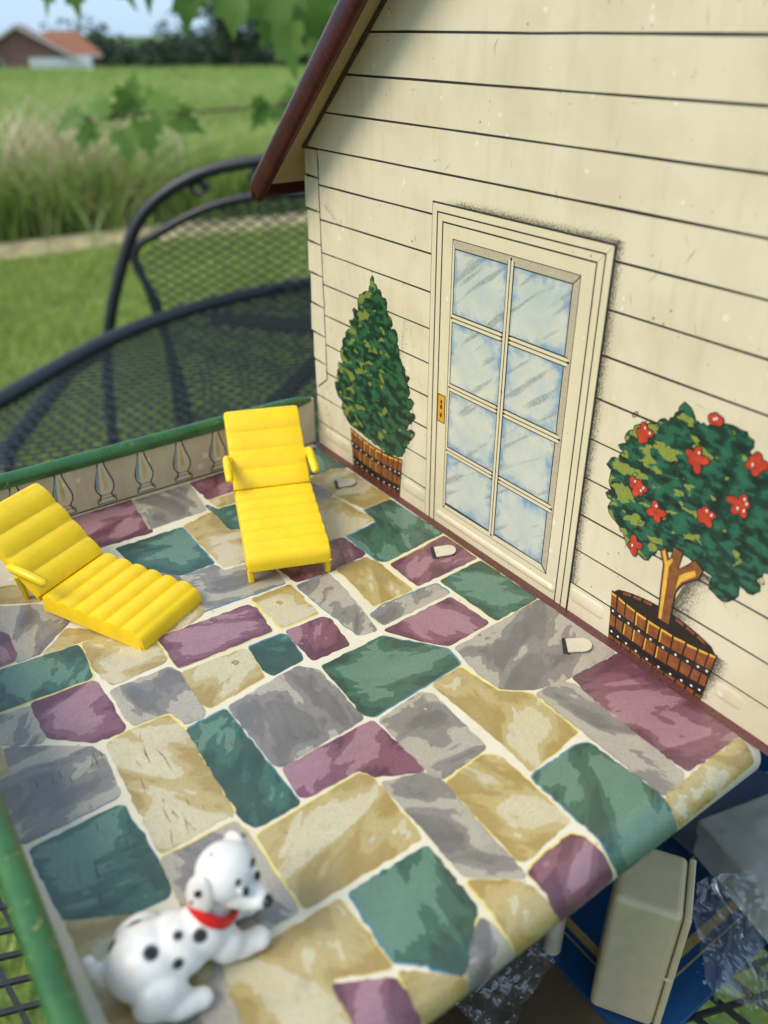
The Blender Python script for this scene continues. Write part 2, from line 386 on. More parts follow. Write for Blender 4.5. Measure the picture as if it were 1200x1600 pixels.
# outlines of the printed flagstones and plants, measured in siding boards
DATA = {
 'stones': [
  ('p', [(0.149,-9.243),(0.129,-7.132),(2.308,-7.318),(2.206,-8.948),(1.618,-9.355)]),
  ('k', [(0.161,-7.018),(0.192,-5.17),(2.059,-5.418),(2.113,-7.28)]),
  ('p', [(0.172,-5.048),(0.136,-3.868),(1.431,-3.901),(1.488,-5.042)]),
  ('y', [(1.613,-5.079),(1.571,-3.926),(2.135,-4.076),(2.101,-5.023)]),
  ('g', [(1.803,-5.299),(2.27,-5.126),(2.332,-4.223),(3.887,-4.698),(3.535,-5.31),(2.59,-5.279)]),
  ('y', [(2.551,-6.361),(2.297,-5.356),(3.556,-5.405),(3.962,-4.781),(5.405,-5.474),(5.244,-6.352)]),
  ('g', [(2.555,-8.465),(2.598,-6.484),(4.88,-6.532),(4.891,-7.479),(3.948,-8.364)]),
  ('k', [(5.016,-7.514),(4.989,-6.544),(5.415,-6.436),(5.514,-5.653),(5.992,-5.261),(6.872,-5.349),(6.742,-7.663),(6.027,-7.518)]),
  ('p', [(6.027,-5.159),(5.806,-3.551),(5.956,-2.87),(6.994,-2.824),(7.157,-3.966),(7.04,-5.066)]),
  ('y', [(3.534,-2.628),(3.722,-1.74),(5.602,-1.498),(5.841,-2.546),(5.824,-3.232),(5.587,-3.855)]),
  ('g', [(4.988,-1.363),(4.913,-0.373),(7.429,-0.285),(7.671,-2.497),(7.528,-2.64),(5.978,-2.659),(5.806,-1.473)]),
  ('y', [(2.19,-1.727),(2.076,-0.951),(2.303,-0.399),(4.801,-0.317),(4.856,-1.345),(3.486,-1.639)]),
  ('g', [(0.282,-0.95),(0.291,-0.238),(1.534,-0.322),(2.211,-0.286),(1.956,-0.798),(2.106,-1.224),(1.78,-1.831)]),
  ('k', [(2.37,-1.933),(2.431,-1.698),(3.45,-1.689),(3.603,-1.834),(3.499,-2.608)]),
  ('p', [(7.874,-2.488),(7.601,-0.351),(9.027,-0.341),(9.115,-2.489)]),
  ('y', [(7.177,-3.831),(7.162,-2.871),(7.528,-2.75),(9.154,-2.735),(9.14,-3.96),(7.951,-3.852)]),
  ('k', [(7.26,-5.114),(7.257,-4.196),(8.227,-4.22),(10.02,-4.493),(9.913,-4.942),(8.439,-5.074)]),
  ('y', [(7.045,-6.394),(7.057,-5.296),(8.559,-5.323),(8.532,-6.343)]),
  ('k', [(9.456,-4.259),(9.296,-3.743),(9.385,-2.065),(9.859,-2.051),(9.945,-4.205)]),
  ('p', [(10.149,-4.271),(10.053,-2.122),(11.396,-2.012),(11.496,-3.369),(10.987,-3.786)]),
  ('g', [(9.317,-1.855),(9.223,-0.344),(11.396,-0.305),(11.471,-1.775)]),
  ('k', [(11.716,-3.309),(11.516,-0.33),(14.048,-0.35),(14.018,-2.043),(13.822,-2.79),(13.397,-3.382),(12.708,-3.456)]),
  ('p', [(14.152,-1.784),(14.211,-0.243),(17.396,-0.282),(17.372,-1.934),(15.458,-2.029)]),
  ('y', [(17.522,-2.755),(17.447,-0.352),(17.657,-0.103),(17.878,-0.005),(17.994,-0.19),(18.218,-2.708),(17.852,-2.879)]),
  ('k', [(14.04,-2.843),(14.045,-2.154),(14.293,-1.954),(17.355,-2.075),(17.493,-2.346),(17.457,-2.818)]),
  ('y', [(12.386,-4.571),(12.319,-3.694),(13.432,-3.512),(13.924,-2.969),(15.333,-2.979),(15.522,-4.52),(14.666,-4.47)]),
  ('g', [(15.691,-4.596),(15.631,-3.278),(15.731,-3.017),(17.727,-2.891),(17.875,-2.911),(18.276,-2.809),(18.312,-4.449),(17.882,-4.611)]),
  ('y', [(14.791,-6.1),(14.667,-5.042),(14.922,-4.776),(16.839,-4.794),(16.969,-6.069),(16.901,-6.163)]),
  ('p', [(17.218,-6.214),(17.129,-5.777),(17.098,-4.998),(17.262,-4.865),(17.93,-4.754),(18.238,-4.716),(18.466,-5.909),(17.968,-6.173),(17.662,-6.146)]),
  ('y', [(16.71,-7.186),(17.173,-6.56),(17.446,-6.354),(17.937,-6.225),(18.467,-6.022),(18.466,-7.038),(17.693,-7.213)]),
  ('k', [(17.377,-7.471),(17.564,-7.381),(18.004,-7.275),(18.467,-7.124),(18.467,-8.094),(17.947,-8.162),(17.557,-7.801)]),
  ('g', [(15.697,-8.984),(15.722,-7.346),(17.138,-7.407),(17.878,-8.216),(17.083,-9.068)]),
  ('k', [(14.065,-7.168),(14.416,-6.26),(14.737,-6.203),(17.227,-6.333),(16.567,-7.168),(15.459,-7.14)]),
  ('p', [(12.589,-8.551),(12.562,-6.357),(14.27,-6.294),(13.795,-7.182),(13.471,-7.322),(13.444,-8.547),(13.365,-8.631)]),
  ('k', [(12.589,-6.189),(12.431,-4.976),(12.624,-4.778),(14.469,-4.867),(14.514,-5.136),(14.585,-6.081),(14.489,-6.186)]),
  ('g', [(10.37,-6.29),(10.298,-4.534),(11.608,-3.541),(12.172,-3.629),(12.405,-6.248),(12.234,-6.386)]),
  ('y', [(13.692,-9.752),(13.581,-7.396),(13.847,-7.25),(15.5,-7.324),(15.462,-9.79),(14.467,-9.788)]),
  ('y', [(15.652,-11.392),(15.684,-9.254),(17.143,-9.201),(16.722,-10.091),(17.018,-10.159),(17.846,-10.251),(17.067,-11.586),(15.913,-11.43)]),
  ('p', [(16.869,-10.111),(17.358,-9.269),(18.001,-9.192),(18.457,-9.214),(18.152,-10.162)]),
  ('y', [(17.308,-9.131),(17.937,-8.267),(18.467,-8.183),(18.466,-8.964),(17.869,-9.17)]),
  ('g', [(10.428,-9.749),(10.361,-8.826),(13.496,-8.766),(13.486,-9.697),(13.248,-9.804)]),
  ('k', [(10.293,-8.683),(10.045,-6.78),(10.406,-6.47),(12.281,-6.486),(12.432,-8.567),(12.281,-8.662)]),
  ('g', [(8.769,-7.366),(8.801,-6.53),(8.946,-6.413),(9.891,-6.567),(9.964,-7.387),(9.657,-7.474)]),
  ('p', [(8.75,-6.301),(8.794,-5.314),(8.976,-5.197),(10.062,-5.363),(10.041,-6.319)]),
  ('y', [(8.651,-9.063),(8.724,-7.551),(8.96,-7.465),(9.883,-7.612),(10.062,-9.039),(9.799,-9.165)]),
  ('p', [(7.11,-9.05),(7.216,-6.633),(7.465,-6.52),(8.507,-6.639),(8.431,-9.064)]),
  ('y', [(6.244,-10.629),(6.225,-9.982),(7.068,-9.15),(7.966,-9.205),(8.06,-9.309),(8.082,-10.56),(7.216,-10.717)]),
  ('k', [(8.28,-10.646),(8.302,-9.281),(8.64,-9.154),(10.098,-9.225),(10.226,-9.315),(10.209,-9.668),(9.675,-9.781),(9.587,-10.598),(9.304,-10.665)]),
  ('g', [(6.026,-13.783),(6.01,-13.37),(6.225,-10.78),(6.456,-10.745),(7.528,-10.851),(7.593,-10.947),(7.434,-13.268),(7.394,-13.911)]),
  ('p', [(7.653,-12.221),(7.722,-10.916),(7.846,-10.853),(9.541,-10.824),(9.636,-10.916),(9.571,-11.477),(8.886,-12.212),(8.522,-12.243)]),
  ('k', [(7.557,-13.296),(7.714,-12.307),(8.817,-12.339),(8.916,-12.42),(8.462,-13.114),(8.187,-13.436)]),
  ('y', [(9.808,-11.27),(9.724,-10.793),(9.773,-9.912),(10.37,-9.797),(12.939,-9.906),(12.978,-11.364),(12.839,-11.394)]),
  ('k', [(8.707,-13.109),(8.732,-12.922),(9.699,-11.574),(10.073,-11.444),(11.164,-11.512),(11.257,-11.598),(11.284,-13.327),(10.876,-13.534),(9.541,-13.857)]),
  ('y', [(8.064,-13.791),(8.575,-13.141),(9.394,-13.177),(9.385,-13.581),(8.734,-13.867)]),
  ('g', [(11.531,-13.29),(11.512,-11.664),(11.592,-11.578),(13.249,-11.511),(13.717,-11.537),(13.868,-11.624),(13.799,-12.255),(13.254,-13.197),(12.691,-13.246)]),
  ('y', [(13.348,-13.204),(13.972,-12.094),(14.321,-11.606),(15.356,-11.499),(15.849,-11.861),(15.978,-12.729),(15.672,-13.157)]),
  ('k', [(13.118,-11.421),(13.174,-9.982),(13.476,-9.907),(15.426,-9.922),(15.428,-11.363),(14.33,-11.493)]),
  ('k', [(15.444,-11.45),(15.637,-11.43),(16.105,-11.503),(16.622,-11.514),(16.603,-12.085),(16.119,-12.685),(15.917,-11.849)]),
  ('k', [(3.197,-12.166),(3.548,-11.867),(3.983,-11.074),(5.097,-10.586),(5.985,-11.601),(5.984,-12.079),(5.351,-12.036),(4.369,-12.128)]),
  ('y', [(6.088,-11.539),(5.43,-10.785),(5.772,-10.396),(6.176,-9.965),(6.119,-10.636)]),
  ('p', [(4.246,-13.156),(4.582,-12.179),(4.825,-12.055),(5.699,-12.08),(5.928,-12.197),(5.872,-13.342)]),
  ('y', [(6.996,-8.954),(6.573,-8.174),(6.482,-7.652),(6.817,-7.698),(7.011,-8.104)]),
  ('y', [(2.29,-12.608),(2.699,-11.395),(3.606,-10.634),(3.841,-11.035),(3.336,-11.879),(3.049,-12.607)]),
  ('g', [(1.578,-11.111),(1.311,-9.782),(2.955,-9.201),(3.93,-9.176),(3.559,-10.451),(2.647,-11.214)]),
  ('k', [(3.167,-8.907),(3.904,-8.532),(4.866,-7.619),(6.207,-7.654),(6.457,-8.561),(4.85,-9.152)]),
 ],
 'con': [(3.498,6.741),(3.572,6.62),(3.57,6.511),(3.696,6.503),(3.757,6.409),(3.882,6.401),(3.943,6.27),(4.017,6.106),(4.16,6.212),(4.221,6.118),(4.189,5.892),(4.312,5.739),(4.466,5.632),(4.496,5.529),(4.28,5.398),(4.435,5.346),(4.65,5.404),(4.742,5.225),(4.713,5.03),(4.806,4.869),(4.838,4.651),(4.993,4.45),(5.117,4.24),(5.21,4.135),(5.36,4.163),(5.213,3.962),(5.306,3.837),(5.369,3.702),(5.251,3.505),(5.494,3.509),(5.586,3.462),(5.469,3.264),(5.319,3.131),(5.383,3.013),(5.637,3.085),(5.508,2.877),(5.297,2.637),(5.206,2.479),(5.331,2.465),(5.639,2.521),(5.581,2.375),(5.399,2.181),(5.392,2.191),(5.154,1.826),(5.034,1.501),(4.57,1.367),(4.047,1.314),(3.691,1.355),(3.329,1.414),(2.773,1.46),(2.104,1.501),(2.019,1.551),(1.69,1.841),(1.62,1.951),(1.684,2.154),(1.339,2.417),(1.236,2.628),(1.441,2.826),(1.418,3.081),(1.544,3.294),(1.475,3.401),(1.594,3.501),(1.781,3.515),(1.681,3.718),(1.653,3.879),(1.775,4.081),(1.827,4.364),(1.975,4.425),(2.06,4.692),(2.242,4.781),(2.321,4.961),(2.22,5.074),(2.397,5.099),(2.54,5.214),(2.478,5.394),(2.412,5.455),(2.62,5.506),(2.754,5.462),(2.729,5.686),(2.807,6.008),(2.976,6.084),(3.307,6.215),(3.409,6.44),(3.413,6.622)],
 'ft': [(14.424,6.541),(14.577,6.47),(14.734,6.251),(14.85,6.219),(15.009,6.228),(15.144,6.328),(15.381,6.416),(15.577,6.441),(15.758,6.413),(15.87,6.36),(16.003,6.315),(15.964,6.082),(16.053,5.922),(16.18,5.999),(16.295,5.925),(16.489,5.91),(16.673,5.747),(16.915,5.364),(16.941,5.177),(17.051,5.029),(17.082,4.737),(17.026,4.5),(17.066,4.257),(17.0,3.951),(16.839,3.805),(16.749,3.559),(16.872,3.377),(16.757,3.223),(16.566,3.253),(16.449,3.299),(16.43,2.939),(16.259,2.746),(16.064,2.748),(15.848,2.829),(15.861,3.134),(15.713,3.167),(15.5,3.225),(15.225,3.281),(15.044,3.302),(14.865,3.296),(14.651,3.151),(14.477,3.089),(14.334,2.858),(14.181,2.65),(14.005,2.712),(13.659,2.78),(13.513,3.019),(13.315,3.17),(13.127,3.265),(12.99,3.448),(13.056,3.664),(12.866,3.76),(13.011,3.917),(12.925,4.209),(12.927,4.388),(12.777,4.471),(12.878,4.66),(13.069,4.71),(13.157,4.947),(13.008,5.046),(13.213,5.167),(13.174,5.375),(13.337,5.52),(13.432,5.675),(13.711,5.811),(13.896,5.784),(13.943,5.986),(14.143,6.008),(14.255,6.152),(14.335,6.308),(14.382,6.476)],
 'fl': [(13.612,5.543),(14.934,5.483),(13.666,4.301),(14.244,3.927),(15.376,4.39),(16.06,4.987),(13.842,2.876),(15.168,6.337),(16.18,5.901)],
}

# ------------------------------------------------------------------ materials
M = {}
CREAM = srgb(227, 214, 183, 0.93)
M['cream'] = tin_print('cream_tin', CREAM, 0.62, 0.38)
M['door_cream'] = tin_print('door_cream_tin', srgb(226, 213, 178, 0.92), 0.30, 0.36)
M['soffit'] = tin_print('soffit_tin', srgb(176, 154, 112), 0.7, 0.5)
M['grout'] = tin_print('grout_ink', srgb(227, 218, 193, 0.92), 0.50, 0.20)
M['rail_tin'] = tin_print('rail_tin', srgb(208, 194, 162), 0.8, 0.42)
M['ink'] = simple('black_ink', (0.016, 0.014, 0.013, 1), 0.45, 0.3, 900)
M['seam'] = simple('dirty_seam', (0.055, 0.035, 0.02, 1), 0.7, 0.5, 500)
M['y'] = stone_ink('ochre_flagstone_ink', srgb(168, 140, 74, .9), srgb(190, 168, 110, .9), srgb(208, 198, 164, .9))
M['g'] = stone_ink('green_flagstone_ink', srgb(50, 74, 60, .9), srgb(66, 102, 82, .9), srgb(106, 138, 116, .9))
M['p'] = stone_ink('plum_flagstone_ink', srgb(98, 54, 68, .9), srgb(132, 84, 96, .9), srgb(168, 126, 134, .9))
M['k'] = stone_ink('grey_flagstone_ink', srgb(112, 106, 101, .9), srgb(136, 129, 121, .9), srgb(184, 174, 155, .9), 0.20, -0.13)
M['fringe_y'] = simple('yellow_ink_fringe', srgb(226, 206, 120, .92), 0.32, 0.1)
M['fringe_b'] = simple('blue_ink_fringe', srgb(92, 132, 150, .92), 0.32, 0.1)
M['maroon_strip'] = simple('speckled_maroon_ink', srgb(92, 52, 50), 0.4, 0.6, 1600)
M['speckle'] = speckle('pencil_shading_ink', (0.05, 0.042, 0.035, 1), 5200.0)
M['bal'] = tin_print('baluster_ink', srgb(218, 206, 174), 0.5, 0.4)
M['bal_blue'] = simple('baluster_blue_ink', srgb(140, 156, 158), 0.4, 0.2)
M['bal_ochre'] = simple('baluster_ochre_ink', srgb(202, 178, 112), 0.4, 0.2)
M['gold'] = simple('gold_ink', srgb(206, 150, 44), 0.35, 0.15)
M['white_ink'] = simple('white_ink', srgb(228, 226, 214), 0.4, 0.06)
M['reveal'] = simple('grey_ink_tone', srgb(178, 166, 140), 0.4, 0.22, 2400)

def pane_mat():
    m = NT('printed_window_pane', 0.30, 0.5)
    p = m.pos()
    e = m.attr('edge')
    n = m.noise(p, 420.0, 3.0, 0.6); g = m.noise(p, 3300.0, 1.0, 0.5); w = m.noise(p, 90.0, 4.0, 0.6)
    base = m.ramp(w, [(0.32, srgb(186, 196, 190, .9)), (0.68, srgb(214, 212, 192, .9))])
    k = m.math('ADD', m.math('ADD', e, m.math('MULTIPLY', m.math('SUBTRACT', n, 0.5), 0.45)), m.math('MULTIPLY', m.math('SUBTRACT', w, 0.42), 0.9))
    blue = m.ramp(k, [(0.0, grey(0.9)), (0.06, grey(0.65)), (0.25, grey(0.0))])
    c = m.mix(m.math('MULTIPLY', blue, 0.8), base, srgb(82, 134, 176))
    # slanting grey pencil strokes
    rot = m.node('ShaderNodeVectorRotate', rotation_type='Y_AXIS', Angle=R(38)); m.l.new(p, rot.inputs['Vector'])
    mp = m.node('ShaderNodeMapping', Scale=(40.0, 1.0, 330.0)); m.l.new(rot.outputs[0], mp.inputs['Vector'])
    st = m.noise(mp.outputs[0], 1.0, 2.0, 0.45)
    s2 = m.math('MULTIPLY', m.ramp(st, [(0.58, grey(0.0)), (0.66, grey(0.75))]), m.ramp(g, [(0.35, grey(0.3)), (0.6, grey(1.0))]))
    c = m.mix(s2, c, srgb(118, 126, 128))
    c = m.mix(m.ramp(g, [(0.45, grey(0)), (0.65, grey(0.16))]), c, srgb(120, 140, 150))
    m.base(c)
    m.bump(m.noise(p, 55.0, 2.0, 0.5), 0.12, 0.0006)
    return m.mat
M['pane'] = pane_mat()

def foliage_ink(name, x_light, dark, mid, light, sc=150.0):
    m = NT(name, 0.36, 0.5)
    p = m.pos()
    mp = m.node('ShaderNodeMapping', Scale=(1.0, 1.0, 1.7)); m.l.new(p, mp.inputs['Vector'])
    n1 = m.noise(mp.outputs[0], sc*1.25, 3.0, 0.5, 0.25)
    off = m.node('ShaderNodeVectorMath', operation='ADD'); m.l.new(mp.outputs[0], off.inputs[0]); off.inputs[1].default_value = (3.1, 1.7, 5.3)
    n2 = m.noise(off.outputs[0], sc*1.0, 3.0, 0.5, 0.25)
    sep = m.node('ShaderNodeSeparateXYZ'); m.l.new(p, sep.inputs[0])
    side = m.ramp(m.math('DIVIDE', m.math('SUBTRACT', x_light[1]*S, sep.outputs[0]), (x_light[1]-x_light[0])*S), [(0.0, grey(0.0)), (1.0, grey(0.22))])
    c = m.ramp(n1, [(0.40, tuple(0.45*a for a in dark[:3])), (0.415, dark), (0.50, dark), (0.515, mid), (0.60, mid), (0.615, tuple(1.25*b for b in mid[:3]))])
    lightmask = m.ramp(m.math('ADD', n2, side), [(0.705, grey(0.0)), (0.725, grey(1.0))])
    c = m.mix(lightmask, c, light)
    g = m.noise(p, 3300.0, 1.0, 0.5)
    c = m.mix(m.ramp(g, [(0.45, grey(0)), (0.65, grey(0.3))]), c, dark)
    m.base(c)
    return m.mat
M['conifer'] = foliage_ink('conifer_ink', (1.0, 6.5), srgb(20, 50, 34), srgb(40, 88, 56), srgb(122, 132, 56))
M['bush'] = foliage_ink('flowering_tree_ink', (12.6, 17.2), srgb(20, 56, 44), srgb(36, 92, 68), srgb(136, 146, 62), 170.0)
M['red_ink'] = simple('red_flower_ink', srgb(182, 60, 36), 0.36, 0.3, 500)
M['stave'] = simple('brown_stave_ink', srgb(132, 74, 32), 0.36, 0.35, 420)
M['stave_edge'] = simple('amber_ink', srgb(222, 168, 62), 0.36, 0.15)
M['bark'] = simple('bark_ink', srgb(128, 78, 38), 0.36, 0.3, 500)
M['tub_dark'] = simple('tub_shadow_ink', srgb(34, 24, 18), 0.4, 0.3, 500)

def maroon():
    m = NT('maroon_roof_enamel', 0.28, 0.35)
    p = m.pos()
    n = m.noise(p, 130.0, 4.0, 0.6); g = m.noise(p, 900.0, 2.0, 0.6)
    c = m.ramp(n, [(0.3, srgb(42, 7, 10)), (0.7, srgb(70, 12, 17))])
    c = m.mix(m.ramp(g, [(0.62, grey(0)), (0.75, grey(0.6))]), c, srgb(52, 20, 18))
    m.base(c); m.bump(n, 0.1, 0.0005)
    return m.mat
M['maroon'] = maroon()
M['maroon_band'] = simple('dark_maroon_ink', srgb(58, 14, 16), 0.3, 0.2, 300)

def rail_green():
    m = NT('green_rail_enamel', 0.26, 0.5)
    p = m.pos()
    n = m.noise(p, 110.0, 4.0, 0.6)
    c = m.ramp(n, [(0.3, srgb(40, 84, 42)), (0.7, srgb(58, 108, 56))])
    chip = m.noise(p, 420.0, 3.0, 0.6, 0.8)
    sel = m.noise(p, 70.0, 2.0, 0.5)
    k = m.math('MULTIPLY', m.ramp(chip, [(0.62, grey(0)), (0.66, grey(1))]), m.ramp(sel, [(0.52, grey(0)), (0.6, grey(1))]))
    c = m.mix(k, c, srgb(150, 140, 84))
    m.base(c); m.bump(n, 0.12, 0.0005)
    m.set(m.b.inputs['Roughness'], m.ramp(n, [(0.3, grey(0.22)), (0.7, grey(0.38))]))
    return m.mat
M['rail_green'] = rail_green()
M['tab_metal'] = tin_print('tab_metal', srgb(206, 196, 172), 0.6, 0.35)

# ------------------------------------------------------------------ the tin house
house = tag(empty('dollhouse', (0, 0, 0)), 'cream tin toy house with maroon roof edge and flagstone sun deck', 'dollhouse')
W_HOUSE, DEEP, LOW = 18.0, 26.0, -13.0
SL, Z_EAVE = 0.876, 9.86
def wall3(a, b, h): return (a, -h, b)
def clip_gable(poly):
    """keep the part of a wall polygon below both roof slopes"""
    def half(P, f):
        out = []
        for i in range(len(P)):
            a, b = P[i], P[(i+1) % len(P)]; fa, fb = f(a), f(b)
            if fa >= 0: out.append(a)
            if fa*fb < 0:
                t = fa/(fa-fb); out.append((a[0]+(b[0]-a[0])*t, a[1]+(b[1]-a[1])*t))
        return out
    return half(poly, lambda p: Z_EAVE + SL*p[0] - p[1] + 0.02)

# wall sheet behind the boards (its dark face shows as the printed joints)
gable_poly = clip_gable([(0.0, 0.0), (W_HOUSE-0.12, 0.0), (W_HOUSE-0.12, 26.0), (0.0, 26.0)])
mb = MB(); mb.prism(gable_poly, wall3, -0.16, -0.018)
wall = mb.build('gable_wall', M['ink'], house, S)
zl = [0.874 + (12-k) for k in range(-12, 13)]           # board joints, top to bottom
G = 0.027
rows = [(zl[i+1], zl[i]) for i in range(len(zl)-1)] + [(0.0, 0.874)]
def board(poly, mat=M['cream'], name='siding_board', h1=0.0):
    poly = clip_gable(poly)
    if len(poly) < 3: return
    m_ = MB(); m_.prism(poly, wall3, -0.02, h1); return m_.build(name, mat, wall, S)
for z0, z1 in rows:
    a0 = z0+G if z0 > 0.01 else z0
    if 2.6 < z0 and z1 < 9.95: xl0, xl1 = 0.745 - 0.006*(z0-5), 0.745 - 0.006*(z1-5)
    elif z0 > 9: xl0 = xl1 = -0.5
    else: xl0 = xl1 = 0.012
    # uneven joint line: the print wanders a little
    top = [(x, z1-G+rng.gauss(0, 0.004)) for x in np.linspace(W_HOUSE-0.12, xl1, 14)]
    bot = [(x, a0+(rng.gauss(0, 0.004) if z0 > 0.01 else 0)) for x in np.linspace(xl0, W_HOUSE-0.12, 14)]
    board(bot+top)
# folded corner tab, its courses half a step off
zc = [9.85, 9.06, 8.08, 7.09, 6.10, 5.10, 4.12, 3.15, 2.62]
for i in range(len(zc)-1):
    z1, z0 = zc[i]-0.022, zc[i+1]+0.022
    x0 = -0.10 if i % 2 else -0.02
    xr = lambda z: 0.70 - 0.006*(z-5) + 0.012*math.sin(z*5.1)
    p = [(x0-0.03, z0+0.05), (xr(z0), z0), (xr(0.5*(z0+z1)), 0.5*(z0+z1)), (xr(z1), z1), (x0, z1)]
    if i == len(zc)-2: p = [(0.14, 2.25), (0.66, 2.62), (0.70, z1), (0.0, z1), (0.0, 2.3)]
    m_ = MB(); m_.prism(p, wall3, -0.05, 0.006); m_.build('corner_tab', M['cream'], wall, S)
mb = MB()
for i in range(26):
    z = 2.66 + i*7.2/26; x = 0.722-0.006*(z-5)+rng.gauss(0, 0.012)
    w = rng.uniform(0.008, 0.03)
    mb.prism([(x-w, z), (x+w, z), (x+w*rng.uniform(.4, 1), z+0.29), (x-w*rng.uniform(.4, 1), z+0.29)], wall3, -0.02, 0.004)
mb.prism([(0.70, 2.66), (0.14, 2.24), (0.10, 2.16), (0.72, 2.60)], wall3, -0.02, 0.004)
tag(mb.build('corner_seam', M['seam'], house, S), kind=None)

# rubs, rust runs and hairline scratches, thickest near the folded corner
m_ = MB(); rr = random.Random(31)
for k in range(150):
    if k < 60: x, z = abs(rr.gauss(0, 0.7))+0.02, rr.uniform(0.3, 9.6)
    else: x, z = rr.uniform(0.3, 17.3), rr.uniform(0.9, 14.0)
    a = R(90)+rr.gauss(0, 0.35) if k % 3 else rr.uniform(0, 3.14)
    L_ = rr.uniform(0.06, 0.45); w_ = rr.uniform(0.003, 0.012 if k < 60 else 0.007)
    d = Vector((math.cos(a), math.sin(a))); n_ = Vector((-d.y, d.x)); p = Vector((x, z))
    if z > Z_EAVE+SL*x-0.7: continue
    q = [p-d*L_/2, p+n_*w_, p+d*L_/2, p-n_*w_]
    m_.add([(v.x, -0.0035, v.y) for v in q], [(0, 3, 2, 1)], 0 if rr.random() < 0.75 else 1)
tag(m_.build('wall_scratches', [simple('rust_mark', srgb(150, 118, 78), 0.6, 0.4, 700), M['seam']], wall, S), kind='stuff')

# pressed skirting beads along the foot of the wall
def bead(x0, x1, z=0.56, r=0.20, hgt=0.034, name='skirting_bead'):
    m_ = MB(); n = 10; prof = [(math.cos(t)*r, math.sin(t)*hgt) for t in np.linspace(0, math.pi, n)]
    xs = [x0, x0+0.06, x0+0.16, x1-0.16, x1-0.06, x1]; ks = [0.0, 0.75, 1, 1, 0.75, 0.0]
    vs = [(x, -(b*k)+0.0015, z+a*(0.6+0.4*k)) for x, k in zip(xs, ks) for a, b in prof]
    fs = [(i*n+j, i*n+j+1, (i+1)*n+j+1, (i+1)*n+j) for i in range(5) for j in range(n-1)]
    m_.add(vs, fs); return smooth_shade(m_.build(name, M['cream'], wall, S), 60)
for a, b in ((0.45, 2.05), (5.08, 6.2), (12.24, 13.35)): bead(a, b)
bead(16.5, 17.2, hgt=0.02)
# rolled corner post at the right end of the wall
mb = MB(); mb.tube([(W_HOUSE-0.12, 0.10, 0.0), (W_HOUSE-0.12, 0.10, 25.4)], 0.12, 12)
smooth_shade(mb.build('rolled_edge', M['cream'], house, S))

# ---- printed door
DX0, DX1, DZ1 = 6.25, 12.19, 9.19
mb = MB(); mb.prism([(DX0-0.02, 0.01), (DX1+0.02, 0.01), (DX1+0.02, DZ1+0.02), (DX0-0.02, DZ1+0.02)], wall3, 0.001, 0.008)
door = mb.build('door', M['ink'], house, S)
def strip(poly, name, mat=M['door_cream'], h0=0.007, h1=0.018, parent=None):
    m_ = MB(); m_.prism(poly, wall3, h0, h1); return m_.build(name, mat, parent or door, S)
g = 0.022
for i0, i1, h in ((0.0, 0.215, 0.030), (0.215, 0.43, 0.022)):
    a, b = i0+g, i1-g
    strip([(DX0+a, 0.02), (DX0+b, 0.02), (DX0+b, DZ1-b), (DX0+a, DZ1-a)], 'frame_moulding', h1=h)
    strip([(DX0+a+0.012, DZ1-a), (DX0+b+0.012, DZ1-b), (DX1-b-0.012, DZ1-b), (DX1-a-0.012, DZ1-a)], 'frame_moulding', h1=h)
    strip([(DX1-b, 0.02), (DX1-a, 0.02), (DX1-a, DZ1-a), (DX1-b, DZ1-b)], 'frame_moulding', h1=h)
OX0, OX1, OZ0, OZ1 = 7.10, 11.36, 0.66, 8.40
i = 0.43+g
strip([(DX0+i, 0.02), (OX0-g, 0.02), (OX0-g, DZ1-i), (DX0+i, DZ1-i)], 'door_stile', h1=0.016)
strip([(OX1+g, 0.02), (DX1-i, 0.02), (DX1-i, DZ1-i), (OX1+g, DZ1-i)], 'door_stile', h1=0.016)
strip([(OX0-g, OZ1+g), (OX1+g, OZ1+g), (OX1+g, DZ1-i), (OX0-g, DZ1-i)], 'door_rail', h1=0.0161)
strip([(OX0-g, 0.02), (OX1+g, 0.02), (OX1+g, OZ0-g), (OX0-g, OZ0-g)], 'door_rail', h1=0.0161)
# shaded reveal at the head and right jamb
strip([(OX0, OZ1), (OX0+0.09, OZ1-0.2), (OX1-0.2, OZ1-0.2), (OX1, OZ1)], 'reveal', M['reveal'], h1=0.013)
strip([(OX1, OZ1-0.03), (OX1-0.18, OZ1-0.22), (OX1-0.18, OZ0+0.22), (OX1, OZ0+0.03)], 'reveal', M['reveal'], h1=0.0131)
strip([(OX0, OZ1-0.03), (OX0+0.07, OZ1-0.2), (OX0+0.07, OZ0+0.1), (OX0, OZ0+0.03)], 'reveal', M['door_cream'], h1=0.0131)
strip([(OX0+0.03, OZ0), (OX1-0.03, OZ0), (OX1-0.2, OZ0+0.17), (OX0+0.09, OZ0+0.11)], 'reveal', M['door_cream'], h1=0.0132)
xs = [(7.20, 9.10), (9.34, 11.15)]
zs = [(8.17, 6.55), (6.30, 4.62), (4.37, 2.70), (2.45, 0.86)]
for x0, x1 in xs:
    for z1, z0 in zs:
        pts, tris, ed = cdt([(x0, z0), (x1, z0), (x1, z1), (x0, z1)], 0.24)
        m_ = MB(); m_.add([wall3(a, b, 0.0115) for a, b in pts], tris)
        m_.build('window_pane', M['pane'], door, S, attrs={'edge': ed})
